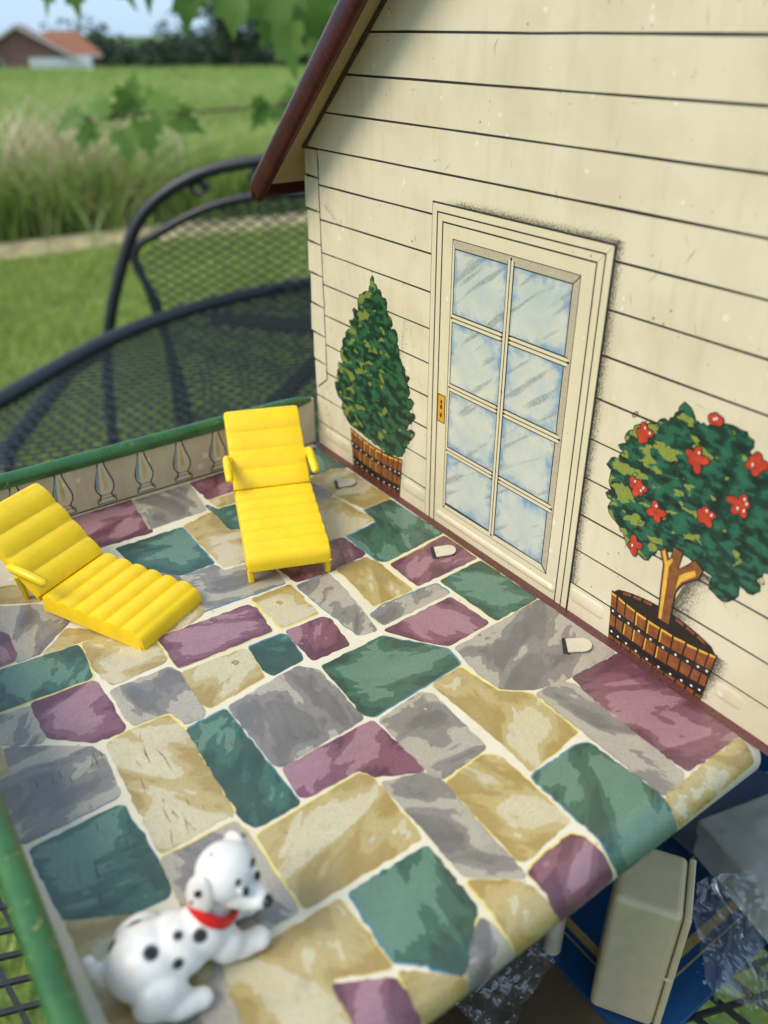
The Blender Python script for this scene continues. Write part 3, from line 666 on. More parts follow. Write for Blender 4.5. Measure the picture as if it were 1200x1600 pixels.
def muntin(p0, p1, w=0.105):
    d = Vector((p1[0]-p0[0], p1[1]-p0[1])).normalized(); n = Vector((-d.y, d.x))
    P0, P1 = Vector(p0), Vector(p1)
    m_ = MB()
    def quad(a, b, h0, h1, mi):
        m_.prism([tuple(P0+d*0.10+n*a), tuple(P1-d*0.10+n*a), tuple(P1 - d*0.01 + n*(a+b)/2), tuple(P1-d*0.10+n*b), tuple(P0+d*0.10+n*b), tuple(P0+d*0.01+n*(a+b)/2)], wall3, h0, h1, mi)
    quad(-w-0.015, w+0.015, 0.012, 0.0165, 0)
    quad(-w+0.012, -0.016, 0.016, 0.024, 1); quad(0.016, w-0.012, 0.016, 0.024, 1)
    return m_.build('muntin', [M['ink'], M['door_cream']], door, S)
muntin((9.22, 8.38), (9.22, 0.70))
for z in (6.425, 4.495, 2.575):
    muntin((7.11, z), (9.13, z)); muntin((9.31, z), (11.34, z))
# brass latch plate
m_ = MB(); m_.prism([(6.70, 3.33), (7.03, 3.33), (7.03, 4.17), (6.70, 4.17)], wall3, 0.016, 0.021, 0)
m_.prism([(6.725, 3.36), (7.005, 3.36), (7.005, 4.14), (6.725, 4.14)], wall3, 0.0205, 0.027, 1)
plate = m_.build('latch_plate', [M['ink'], M['gold']], door, S)
m_ = MB()
for z, r in ((3.55, 0.055), (3.80, 0.06), (3.95, 0.05)):
    m_.prism([(6.865+r*math.cos(t)*0.8, z+r*math.sin(t)*1.3) for t in np.linspace(0, 6.0, 9)], wall3, 0.0265, 0.029)
m_.build('keyhole', M['ink'], door, S)
bead(6.75, 11.75, z=0.33, r=0.12, hgt=0.06)

# ---- pencil shading printed round the frame and plants
def shade(poly_pts, fades, name='pencil_shading', nsub=1):
    """row of quads: poly_pts = [(inner),(outer)] pairs"""
    vs, fs, fd = [], [], []
    for (a, b), (f0, f1) in zip(poly_pts, fades):
        vs += [wall3(*a, 0.0045), wall3(*b, 0.0045)]; fd += [f0, f1]
    for k in range(len(poly_pts)-1): fs.append((2*k, 2*k+1, 2*k+3, 2*k+2))
    m_ = MB(); m_.add(vs, fs); o_ = m_.build(name, M['speckle'], wall, S, attrs={'fade': fd}); return o_
shade([((x, DZ1), (x+0.05, DZ1+0.30)) for x in np.linspace(DX0+0.1, DX1+0.05, 12)], [(0.2+0.6*min(1, k/2), 0.0) for k in range(12)])
shade([((DX1, z), (DX1+0.38, z-0.03)) for z in np.linspace(DZ1+0.12, 0.9, 14)], [(0.85, 0.0)]*14)
shade([((5.05, 6.0-0.15), (5.35, 5.9)), ((4.85, 4.5), (5.25, 4.5)), ((5.35, 3.4), (5.75, 3.5)), ((5.45, 2.4), (6.0, 2.3)), ((5.05, 1.4), (5.75, 1.3)), ((5.0, 0.3), (5.5, 0.3))], [(.42, 0)]*6)
shade([((15.15, 1.5), (15.95, 1.6)), ((15.1, 2.0), (15.9, 2.3)), ((15.3, 2.7), (16.0, 2.9)), ((15.6, 3.1), (16.2, 3.1)), ((16.3, 2.6), (16.6, 2.4))], [(.9, .1)]*5)
shade([((13.6, 2.75), (13.6, 2.3)), ((14.1, 3.0), (14.1, 2.6)), ((14.7, 3.0), (14.6, 2.7))], [(.5, 0)]*3)
shade([((16.35, 1.35), (16.8, 1.35)), ((16.3, 0.75), (16.85, 0.9)), ((16.2, 0.05), (16.5, 0.05))], [(.9, 0)]*3)
# stain near the top left corner
shade([((0.95, 8.3), (1.2, 8.5)), ((1.4, 8.05), (1.75, 8.2)), ((1.9, 7.75), (2.0, 7.85))], [(.5, .2)]*3, 'stain')

# ---- printed planters
def tub(cx, open_top, name):
    L = lambda t: (cx-1.46+2.92*t)                       # t 0..1 along the rim
    front = lambda t: 1.33 - 0.15*math.sin(math.pi*t)
    back = lambda t: 1.40 + 0.31*math.sin(math.pi*t)**0.7
    squeeze = lambda t, k: cx + (L(t)-cx)*(1-0.085*k)    # narrower towards the foot
    ts = np.linspace(0, 1, 17)
    body = [(squeeze(t, 1), 0.012) for t in ts] + [(squeeze(t, 0), front(t)+0.05) for t in ts[::-1]]
    m_ = MB(); m_.prism(body, wall3, 0.009, 0.0145)
    if open_top:
        m_.prism([(L(t), front(t)-0.02) for t in ts] + [(L(t), back(t)) for t in ts[::-1]][1:-1], wall3, 0.009, 0.0142)
    root = m_.build(name, M['tub_dark'], house, S)
    n = 10
    edges = [0.5-0.5*math.cos(math.pi*k/n) for k in range(n+1)]
    edges = [0.45*e+0.55*k/n for k, e in enumerate(edges)]
    for k in range(n):
        t0, t1 = edges[k]+0.008, edges[k+1]-0.008
        for (za, zb, k0, k1) in ((0.97, 1.0, .3, 0.0), (0.42, 0.70, .7, .5), (0.05, 0.12, 1, .9)):
            top = (lambda t: front(t)) if za > .9 else (lambda t, zb=zb: zb)
            lo = (lambda t: 0.93-0.12*math.sin(math.pi*t)) if za > .9 else (lambda t, za=za: za-0.08*math.sin(math.pi*t) if za > .2 else 0.03)
            q = [(squeeze(t0, k0), lo(t0)), (squeeze(t1, k0), lo(t1)), (squeeze(t1, k1), top(t1)), (squeeze(t0, k1), top(t0))]
            if za <= .9 and za > .2: q = [(a, b-0.0) for a, b in q]
            j = 0.012
            q = [(a+rng.uniform(-j, j), b+rng.uniform(-j, j)) for a, b in q]
            m2 = MB(); m2.prism(q, wall3, 0.014, 0.019, 0)
            if za > .9:                                   # amber highlight along the stave's head
                a_, b_ = q[3], q[2]
                m2.prism([a_, b_, (b_[0], b_[1]-0.05), (a_[0]+0.02, a_[1]-0.06)], wall3, 0.0188, 0.022, 1)
                if k in (3, 4, 5): m2.prism([q[0], (q[0][0]+0.035, q[0][1]), (a_[0]+0.035, a_[1]), a_], wall3, 0.0188, 0.0217, 1)
            elif za > .2 and k in (2, 3, 4, 5):
                m2.prism([q[0], (q[0][0]+0.035, q[0][1]), (q[3][0]+0.03, q[3][1]), q[3]], wall3, 0.0188, 0.0217, 1)
            m2.build('stave', [M['stave'], M['stave_edge']], root, S)
    for zc_, kk, hw in ((0.86, 0.35, 0.055), (0.27, 0.85, 0.05)):
        m2 = MB()
        up = [(squeeze(t, kk), zc_+hw-0.13*math.sin(math.pi*t)) for t in ts]; lo = [(squeeze(t, kk), zc_-hw-0.13*math.sin(math.pi*t)) for t in ts]
        m2.prism(lo+up[::-1], wall3, 0.018, 0.0245)
        m2.build('hoop', M['ink'], root, S)
        for q in range(n):
            t = 0.5*(edges[q]+edges[q+1]); x, z = squeeze(t, kk), zc_-0.13*math.sin(math.pi*t)
            m2 = MB(); r = 0.032
            m2.prism([(x+r*math.cos(a), z+r*math.sin(a)) for a in np.linspace(0, 5.5, 8)], wall3, 0.024, 0.027)
            m2.build('rivet', M['white_ink'], root, S)
    if open_top:                                          # far side of the rim
        for k in range(1, 9):
            t0, t1 = k/10+0.012, (k+1)/10-0.012
            if 0.40 < t0 < 0.52: continue
            m2 = MB(); m2.prism([(L(t0), back(t0)-0.10), (L(t1), back(t1)-0.10), (L(t1), back(t1)-0.03), (L(t0), back(t0)-0.03)], wall3, 0.0138, 0.018)
            m2.build('rim_stave', M['stave'], root, S)
    return root

def jag(poly, amp, step, seed):
    """leafy outline: extra points thrown in and out"""
    rr = random.Random(seed); out = []
    if area(poly) < 0: poly = poly[::-1]
    for i in range(len(poly)):
        p, q = Vector(poly[i]), Vector(poly[(i+1) % len(poly)]); out.append(tuple(p))
        L_ = (q-p).length; k = int(L_/step)
        for j in range(1, k+1):
            d = (q-p)/L_; n_ = Vector((d.y, -d.x)); out.append(tuple(p.lerp(q, j/(k+1)) + n_*rr.uniform(-0.25, 1.0)*amp))
    return out
def foliage(poly, name, mat, seed, amp=0.06):
    poly = jag(poly, amp, 0.12, seed)
    m_ = MB(); m_.prism(offset_poly(poly, 0.028), wall3, 0.003, 0.0062, 0); m_.prism(poly, wall3, 0.006, 0.0105, 1)
    return m_.build(name, [M['ink'], mat], house, S)
foliage(DATA['con'], 'painted_conifer', M['conifer'], 3)
tub(3.58, False, 'painted_tub')
bush = foliage(DATA['ft'], 'painted_flowering_tree', M['bush'], 5, 0.05)
trunk = [(14.82, 1.40), (15.12, 1.40), (15.10, 1.9), (15.10, 2.3), (15.24, 2.62), (15.55, 2.92), (15.62, 3.15), (15.40, 3.28), (15.22, 3.02), (15.05, 2.86), (15.08, 3.3), (14.86, 3.34), (14.84, 3.02), (14.78, 2.98), (14.66, 3.22), (14.55, 3.10), (14.70, 2.80), (14.74, 2.3), (14.78, 1.9)]
m_ = MB(); m_.prism(offset_poly(trunk, 0.03), wall3, 0.010, 0.0175, 0); m_.prism(trunk, wall3, 0.017, 0.0215, 1)
m_.prism([(14.84, 1.42), (14.91, 1.42), (14.87, 2.3), (14.83, 2.82), (14.90, 3.0), (14.86, 3.06), (14.76, 2.92), (14.66, 3.16), (14.60, 3.10), (14.73, 2.80), (14.77, 2.3)], wall3, 0.021, 0.024, 2)
m_.prism([(15.10, 2.38), (15.20, 2.62), (15.50, 2.95), (15.45, 3.06), (15.24, 2.88), (15.12, 2.74)], wall3, 0.021, 0.0242, 2)
m_.build('painted_trunk', [M['ink'], M['bark'], M['stave_edge']], bush, S)
for i, (x, z) in enumerate(DATA['fl']):
    m_ = MB(); rr = random.Random(40+i); k = rr.choice((4, 5, 6)) if i != 7 else 3
    for j in range(k):
        a = rr.uniform(0, .8) + (6.283*j/k if i != 7 else 0.7+j*0.75)
        L_ = rr.uniform(0.13, 0.25); cx_, cz_ = x+math.cos(a)*L_*0.62, z+math.sin(a)*L_*0.62
        el = [(cx_+math.cos(t)*math.cos(a)*L_*0.62-math.sin(t)*math.sin(a)*0.088, cz_+math.cos(t)*math.sin(a)*L_*0.62+math.sin(t)*math.cos(a)*0.088) for t in np.linspace(0, 5.7, 11)]
        m_.prism(offset_poly(el, 0.026), wall3, 0.0100, 0.0135+j*0.0001, 0); m_.prism(el, wall3, 0.0137, 0.0185+j*0.0002, 1)
        if rr.random() < 0.4:
            sm = [(cx_+0.03+math.cos(t)*0.022, cz_+0.02+math.sin(t)*0.035) for t in np.linspace(0, 5.5, 7)]
            m_.prism(sm, wall3, 0.019, 0.0215, 2)
    m_.build('painted_flower', [M['ink'], M['red_ink'], M['white_ink']], bush, S)
m_ = MB(); rr = random.Random(77)
for j in range(26):                                        # single drawn leaves
    x, z = rr.uniform(13.2, 16.9), rr.uniform(3.3, 6.0)
    a = rr.uniform(0.6, 2.4); r1, r2 = 0.10, 0.05
    for q in range(8):
        t0, t1 = q*6.283/8, (q+0.9)*6.283/8
        e = lambda t, k: (x+math.cos(t)*r1*k*math.cos(a)-math.sin(t)*r2*k*math.sin(a), z+math.cos(t)*r1*k*math.sin(a)+math.sin(t)*r2*k*math.cos(a))
        m_.prism([e(t0, 1), e(t1, 1), e(t1, .72), e(t0, .72)], wall3, 0.0100, 0.0128)
tag(m_.build('leaf_outlines', M['ink'], bush, S), kind='stuff')
tub(14.93, True, 'painted_tub')

# ---- roof
def roof_side(sign):
    X = (lambda x: x) if sign > 0 else (lambda x: W_HOUSE-x)
    m_ = MB(); y0, y1 = -1.0, DEEP+1.0; th = 0.10
    ux, uz = 1/math.hypot(1, SL), SL/math.hypot(1, SL)
    pts = [(-1.45, Z_EAVE-1.45*SL), (W_HOUSE, Z_EAVE+W_HOUSE*SL)]
    nx, nz = -uz*th, ux*th
    c = [(X(pts[0][0]), pts[0][1]), (X(pts[1][0]), pts[1][1]), (X(pts[1][0]+nx*0), pts[1][1]+th/ux), (X(pts[0][0]+nx), pts[0][1]+nz)]
    vs = [(x, y0, z+0.06) for x, z in c] + [(x, y1, z+0.06) for x, z in c]
    fs = [((0, 4, 5, 1), 1), ((3, 2, 6, 7), 0), ((0, 1, 2, 3), 0), ((4, 7, 6, 5), 0), ((0, 3, 7, 4), 0), ((1, 5, 6, 2), 0)]
    for f, mi in fs: m_.add(vs, [f if sign > 0 else f[::-1]], mi)
    o_ = m_.build('roof', [M['maroon'], M['soffit']], house, S)
    # printed shingle courses
    m2 = MB(); P = lambda s_, h: (X(pts[0][0]+ux*s_+nx/th*h), pts[0][1]+0.06+uz*s_+nz/th*h)
    L_ = (W_HOUSE+1.45)/ux
    k = 0.0
    while k < L_-0.4:
        a, b = P(k, 0.13), P(k+0.06, 0.13)
        for yy in (y0+0.3,):
            m2.add([(a[0], yy, a[1]), (b[0], yy, b[1]), (b[0], y1, b[1]), (a[0], y1, a[1])], [(0, 1, 2, 3)])
        k += 0.95
    m2.build('shingle_course', M['maroon_band'], o_, S)
    # rolled verge along the gable and folded lip at the eave
    m3 = MB(); vpts = [P(s_, 0.02) for s_ in np.linspace(0.1, L_, 30)]
    nn_ = (nx/th, nz/th)
    def roll(m_r, ss_, k):
        rings = []
        for s_ in ss_:
            c_ = P(s_, -0.17)
            rings += [(c_[0]+nn_[0]*0.37*k*math.copysign(abs(math.cos(t))**0.6, math.cos(t)), y0-0.06+0.13*k*math.copysign(abs(math.sin(t))**0.6, math.sin(t)), c_[1]+nn_[1]*0.37*k*math.copysign(abs(math.cos(t))**0.6, math.cos(t))) for t in [6.2832*q/16 for q in range(16)]]
        m_r.add(rings, [(i*16+q, i*16+(q+1) % 16, (i+1)*16+(q+1) % 16, (i+1)*16+q) for i in range(len(ss_)-1) for q in range(16)] + [tuple(range(16))])
    roll(m3, list(np.linspace(0.02, L_, 30)), 1.0)
    verge = smooth_shade(m3.build('rolled_verge', M['maroon'], o_, S), 60)
    for q in range(1, 32):
        s_ = 0.75*q
        m5 = MB(); roll(m5, [s_-0.02, s_+0.02], 1.008)
        m5.build('verge_band', M['maroon_band'], o_, S)
    m4 = MB(); e = P(0.0, 0.0)
    sx = 1 if sign > 0 else -1
    xa, xb = sorted((e[0]-0.12*sx, e[0]+0.02*sx))
    m4.box(xa, xb, y0-0.16, y1, e[1]-0.34, e[1]+0.12)
    bevel(m4.build('eave_lip', M['maroon'], o_, S), 0.05*S)
    return o_
roof_side(1)
# dark joint where the roof meets the wall
m_ = MB(); ux = 1/math.hypot(1, SL)
m_.tube([(x, -0.035, Z_EAVE+SL*x-0.0) for x in np.linspace(0.0, W_HOUSE-0.2, 40)], [0.05+0.03*rng.random() for _ in range(40)], 6)
m_.build('roof_joint', M['seam'], house, S)
# two faint folds pressed into the gable beside the roof
for off, r in ():
    m_ = MB(); m_.tube([(x+off, 0.022, Z_EAVE+SL*x+0.1) for x in np.linspace(0.0, 6.0, 12)], r, 8)
    smooth_shade(m_.build('pressed_fold', M['cream'], wall, S), 80)

# ---- the rest of the shell (seen only from other sides or through the open back)
M['inside'] = tin_print('inside_tin', srgb(150, 128, 92), 0.9, 0.5)
m_ = MB(); m_.box(-0.12, 0.0, 0.17, DEEP, LOW, Z_EAVE-0.1); m_.build('side_wall', M['cream'], house, S)
m_ = MB()
m_.prism([(0, LOW), (W_HOUSE, LOW), (W_HOUSE, Z_EAVE+SL*W_HOUSE), (0, Z_EAVE)], lambda a, b, h: (a, DEEP+h, b), 0.0, 0.12); m_.build('end_wall', M['cream'], house, S)
m_ = MB(); m_.box(-0.12, W_HOUSE-0.3, 0.17, DEEP, -0.3, -0.12); m_.build('upper_floor', M['inside'], house, S)
m_ = MB(); m_.box(-0.12, 0.0, -13.72, -0.0, LOW, -0.06); m_.build('lower_side_wall', M['cream'], house, S)
m_ = MB(); m_.box(-0.12, 17.0, -13.86, -13.72, LOW, -0.06); m_.build('lower_front_wall', M['cream'], house, S)
M['brown_floor'] = tin_print('brown_floor_tin', srgb(86, 70, 50), 1.0, 0.5)
m_ = MB(); m_.box(-0.12, 17.4, -13.86, -0.42, LOW-0.16, LOW); m_.build('lower_floor', M['brown_floor'], house, S)
M['blue_floor'] = tin_print('blue_carpet_ink', srgb(16, 66, 112), 0.45, 0.36)
m_ = MB(); m_.box(-0.12, 17.55, -0.42, DEEP, LOW-0.10, LOW+0.06)
blue = bevel(m_.build('blue_floor', M['blue_floor'], house, S), 0.05*S)
M['gold_line'] = simple('carpet_border_ink', srgb(168, 140, 84), 0.4, 0.2, 700)
for (x0, x1, y0, y1) in ((0.8, 16.25, 0.82, 1.12), (15.95, 16.25, 1.12, 24.0), (0.8, 16.55, 0.58, 0.64), (16.49, 16.55, 0.64, 24.0)):
    m_ = MB(); z = LOW+0.0655; m_.add([(x0, y0, z), (x1, y0, z), (x1, y1, z), (x0, y1, z)], [(0, 1, 2, 3)]); m_.build('carpet_border', M['gold_line'], blue, S)
m_ = MB(); m_.box(0.0, 13.35, -0.30, 0.10, LOW, -0.32); part_wall = m_.build('lower_partition', M['inside'], house, S)
M['wood_print'] = simple('wood_print', srgb(150, 104, 50), 0.4, 0.35, 260)
for k in range(3):
    m_ = MB(); m_.box(10.2+k*0.95, 11.05+k*0.95, -0.34, -0.29, LOW+0.4, -2.0); m_.build('wood_panel', M['wood_print'], part_wall, S)
m_ = MB(); m_.tube([(13.55, -0.10, LOW), (13.55, -0.10, -0.32)], 0.30, 16); smooth_shade(m_.build('rolled_post', M['cream'], house, S))

# ------------------------------------------------------------------ deck with printed flagstones
X0B, RB, YF = 17.3, 0.6, -13.72
def bend(s_, y, h):
    if s_ <= X0B: return (s_, y, h)
    t = min((s_-X0B)/RB, 2.6)
    return (X0B+(RB+h)*math.sin(t), y, -RB+(RB+h)*math.cos(t))
m_ = MB(); ss = [0.0, 4, 8, 12, 16, 17.3] + [17.3+RB*t for t in np.linspace(0.15, 2.5, 16)]
ys = np.linspace(YF, -0.0, 12); n = len(ys)
vs = [bend(s_, y, 0.0) for s_ in ss for y in ys] ; fs = [(i*n+j, (i+1)*n+j, (i+1)*n+j+1, i*n+j+1) for i in range(len(ss)-1) for j in range(n-1)]
b0 = len(vs); vs += [bend(s_, y, -0.07) for s_ in ss for y in ys]; fs += [tuple(b0+q for q in f[::-1]) for f in fs]
m_.add(vs, fs)
for j in (0, n-1):
    for i in range(len(ss)-1): m_.add([vs[i*n+j], vs[(i+1)*n+j], vs[b0+(i+1)*n+j], vs[b0+i*n+j]], [(0, 1, 2, 3)])
deck = smooth_shade(m_.build('sun_deck', M['grout'], house, S), 60)

for idx, (col, poly) in enumerate(DATA['stones']):
    poly = [(a, max(b, YF+0.05)) for a, b in poly]
    P = offset_poly(round_poly(poly, 0.055, 0.10 if max(a for a, b in poly) > 17.2 else 0.16, 0.013, idx), 0.036)
    P = [(a, min(max(b, YF+0.03), -0.275)) for a, b in P]
    edge_stone = max(a for a, b in P) > 17.2
    pts, tris, ed = cdt(P, 0.10 if edge_stone else 0.22)
    m_ = MB(); H = (0.016 if edge_stone else 0.0045)+0.00008*idx
    m_.add([bend(a, b, H) for a, b in pts], tris, 0)
    nv = len(m_.v)
    rr = random.Random(idx*3+1)
    off = (0.035*rr.uniform(-1, 1), 0.035*rr.uniform(-1, 1))
    # misregistered under-colour: a thin ring peeping out along some sides
    Q = [(a+off[0], min(b+off[1], -0.272)) for a, b in offset_poly(P, 0.022)]; I = offset_poly(P, -0.07); nq = len(Q)
    m_.add([bend(a, b, H*0.45) for a, b in Q]+[bend(a, b, H*0.35) for a, b in I], [(q, (q+1) % nq, nq+(q+1) % nq, nq+q) for q in range(nq)], 1)
    fr = M['fringe_b'] if (col == 'g' and rr.random() < 0.8) or (col == 'k' and rr.random() < 0.15) else (M['fringe_y'] if col in 'yg' or rr.random() < 0.45 else M[col])
    m_.build('flagstone', [M[col], fr], deck, S, attrs={'edge': ed+[0.0]*(len(m_.v)-nv)})

m_ = MB(); m_.box(0.0, 18.1, -0.27, -0.012, 0.0, 0.0125); m_.build('maroon_border', M['maroon_strip'], deck, S)
for cx_, cy_ in ((3.20, -0.93), (8.27, -0.87), (13.40, -0.86)):
    w_, l_ = 0.25, 0.28
    out = [(-l_, -w_), (0.10, -w_)] + [(0.10+0.22*math.cos(t), w_*math.sin(t)) for t in np.linspace(-1.35, 1.35, 9)] + [(0.10, w_), (-l_, w_)]
    rot = R(58 + rng.uniform(-8, 8))
    tr = lambda a, b, h: (cx_+a*math.cos(rot)-b*math.sin(rot), cy_+a*math.sin(rot)+b*math.cos(rot), h+0.014+0.09*max(0, a+l_))
    m_ = MB(); m_.prism(out, tr, 0.0, 0.028)
    tab = bevel(m_.build('metal_tab', M['tab_metal'], deck, S), 0.012*S)
    sl = [(-l_-0.13, -w_-0.07), (-l_+0.08, -w_-0.09), (0.12, -w_-0.05), (-l_+0.06, w_+0.03), (-l_-0.10, w_+0.05)]
    m_ = MB(); m_.prism([(-l_-0.12, -w_-0.04), (-l_+0.05, -w_-0.07), (-l_+0.05, w_+0.05), (-l_-0.09, w_+0.04)], lambda a, b, h: (cx_+a*math.cos(rot)-b*math.sin(rot), cy_+a*math.sin(rot)+b*math.cos(rot), h), 0.002, 0.0135)
    m_.build('tab_slot', M['ink'], deck, S)
# pressed dimples and knife scratches
for x, y, cm in ((7.28, -7.64, 'p'), (7.60, -5.91, 'y'), (9.34, -6.20, 'p'), (9.06, -7.92, 'y'), (12.88, -5.11, 'k')):
    m_ = MB(); r = 0.10
    prof = [(r, 0.004), (r*0.8, 0.024), (r*0.6, 0.026), (r*0.4, 0.016), (0.02, 0.014)]
    vs = [(x+q*math.cos(t), y+q*math.sin(t), z) for q, z in prof for t in [6.283*k/12 for k in range(12)]]
    fs = [(i*12+k, i*12+(k+1) % 12, (i+1)*12+(k+1) % 12, (i+1)*12+k) for i in range(4) for k in range(12)]
    m_.add(vs, fs); smooth_shade(m_.build('dimple', M[cm], deck, S), 80)
m_ = MB(); rr = random.Random(5)
for k in range(60):
    if k < 40: x, y, a = rr.uniform(10.0, 13.6), rr.uniform(-12.9, -10.3), R(-6)+rr.gauss(0, .10)
    else: x, y, a = rr.uniform(3, 17), rr.uniform(-12, -1), rr.uniform(0, 3.14)
    L_ = rr.uniform(0.10, 0.7) if k < 40 else rr.uniform(0.05, 0.3); w_ = rr.uniform(0.004, 0.010)
    d = Vector((math.cos(a), math.sin(a))); n_ = Vector((-d.y, d.x)); p = Vector((x, y))
    q = [p-d*L_/2, p+n_*w_, p+d*L_/2, p-n_*w_]
    m_.add([(v.x, v.y, 0.0115) for v in q], [(0, 3, 2, 1)])
tag(m_.build('scratches', M['seam'], deck, S), kind='stuff')

# ---- railings
def railing(axis):
    to = (lambda a, b, h: (h, a, b)) if axis == 'x' else (lambda a, b, h: (a, YF-h, b))
    a0, a1 = (YF, -0.16) if axis == 'x' else (0.0, 17.35)
    m_ = MB()
    if axis == 'x': m_.box(-0.10, 0.0, a0, a1, -0.05, 1.75)
    else: m_.box(a0, a1, YF-0.10, YF, -0.05, 1.75)
    panel = m_.build('railing', M['rail_tin'], house, S)
    m_ = MB(); n_ = 24
    c = (lambda a: (-0.03, a, 1.74)) if axis == 'x' else (lambda a: (a, YF+0.03, 1.74))
    aa = np.linspace(a0, a1-0.12, n_)
    rads = [0.235]*n_
    if axis == 'x': rads[-1] = 0.10; rads[-2] = 0.20
    m_.tube([c(a) for a in aa], rads, 14)
    smooth_shade(m_.build('top_rail', M['rail_green'], panel, S), 60)
    prof = [(0.0, 0.115), (0.06, 0.30), (0.12, 0.30), (0.16, 0.20), (0.24, 0.21), (0.30, 0.15), (0.36, 0.17), (0.50, 0.27), (0.66, 0.30), (0.85, 0.26), (1.1, 0.17), (1.35, 0.10), (1.62, 0.075)]
    prof = [(z*0.96+0.09, w*0.90) for z, w in prof[1:]]
    out0 = [(w, z) for z, w in prof] + [(-w, z) for z, w in prof[::-1]]
    c0 = -7.80 if axis == 'x' else 0.9
    k = -5
    sgn = 1 if axis == 'x' else -1
    while True:
        a = c0 + k*1.283; k += 1
        if a < a0+0.4: continue
        if a > a1-0.35: break
        o1 = [(a+w, z) for w, z in out0]
        m_ = MB()
        f = (lambda p, q, h: to(p, q, h)) if axis == 'x' else (lambda p, q, h: to(p, q, -h))
        ring = offset_poly(o1 if area(o1) > 0 else o1[::-1], 0.042)
        m_.prism(ring, f, 0.001, 0.006, 0); m_.prism(o1, f, 0.0055, 0.010, 1)
        bl = [(a+0.16, 0.46), (a+0.27, 0.74), (a+0.24, 0.95), (a+0.12, 1.4), (a+0.08, 1.4), (a+0.14, 0.9), (a+0.17, 0.7)]
        m_.prism([(2*a-p, q) for p, q in bl], f, 0.0098, 0.0125, 2)
        ce = [(a-0.03, 0.55), (a+0.07, 0.62), (a+0.08, 0.9), (a+0.03, 1.35), (a-0.01, 1.35), (a-0.04, 0.9)]
        m_.prism(ce, f, 0.0098, 0.0125, 3)
        m_.prism([(a-0.31, 0.285), (a+0.31, 0.285), (a+0.31, 0.305), (a-0.31, 0.305)], f, 0.0098, 0.013, 0)
        m_.prism([(a-0.2, 0.40), (a+0.2, 0.40), (a+0.2, 0.42), (a-0.2, 0.42)], f, 0.0098, 0.013, 0)
        m_.build('baluster', [M['ink'], M['bal'], M['bal_blue'], M['bal_ochre']], panel, S)
    m_ = MB(); m_.prism([(a0, 0.03), (a1, 0.03), (a1, 0.075), (a0, 0.075)], to if axis == 'x' else (lambda p, q, h: to(p, q, -h)), 0.001, 0.005); m_.build('foot_line', M['seam'], panel, S)
railing('x'); railing('y')

# ------------------------------------------------------------------ yellow plastic loungers
def plastic(name, col, rough=0.32, sss=0.15):
    m = NT(name, rough, 0.5)
    p = m.coord()
    n = m.noise(p, 160.0, 4.0, 0.6); g_ = m.noise(p, 1500.0, 2.0, 0.5)
    c = m.ramp(n, [(0.3, tuple(x*0.93 for x in col[:3])), (0.7, tuple(min(1, x*1.05) for x in col[:3]))])
    c = m.mix(m.ramp(g_, [(0.66, grey(0)), (0.78, grey(0.35))]), c, tuple(x*0.55 for x in col[:3])+(1,))
    m.base(c)
    m.b.inputs['Subsurface Weight'].default_value = sss
    m.b.inputs['Subsurface Radius'].default_value = (0.004, 0.003, 0.001)
    m.b.inputs['Subsurface Scale'].default_value = 0.4
    m.set(m.b.inputs['Roughness'], m.ramp(n, [(0.3, grey(rough-0.06)), (0.7, grey(rough+0.1))]))
    m.bump(n, 0.08, 0.0004)
    return m.mat
M['yellow'] = plastic('yellow_plastic', srgb(240, 202, 22))

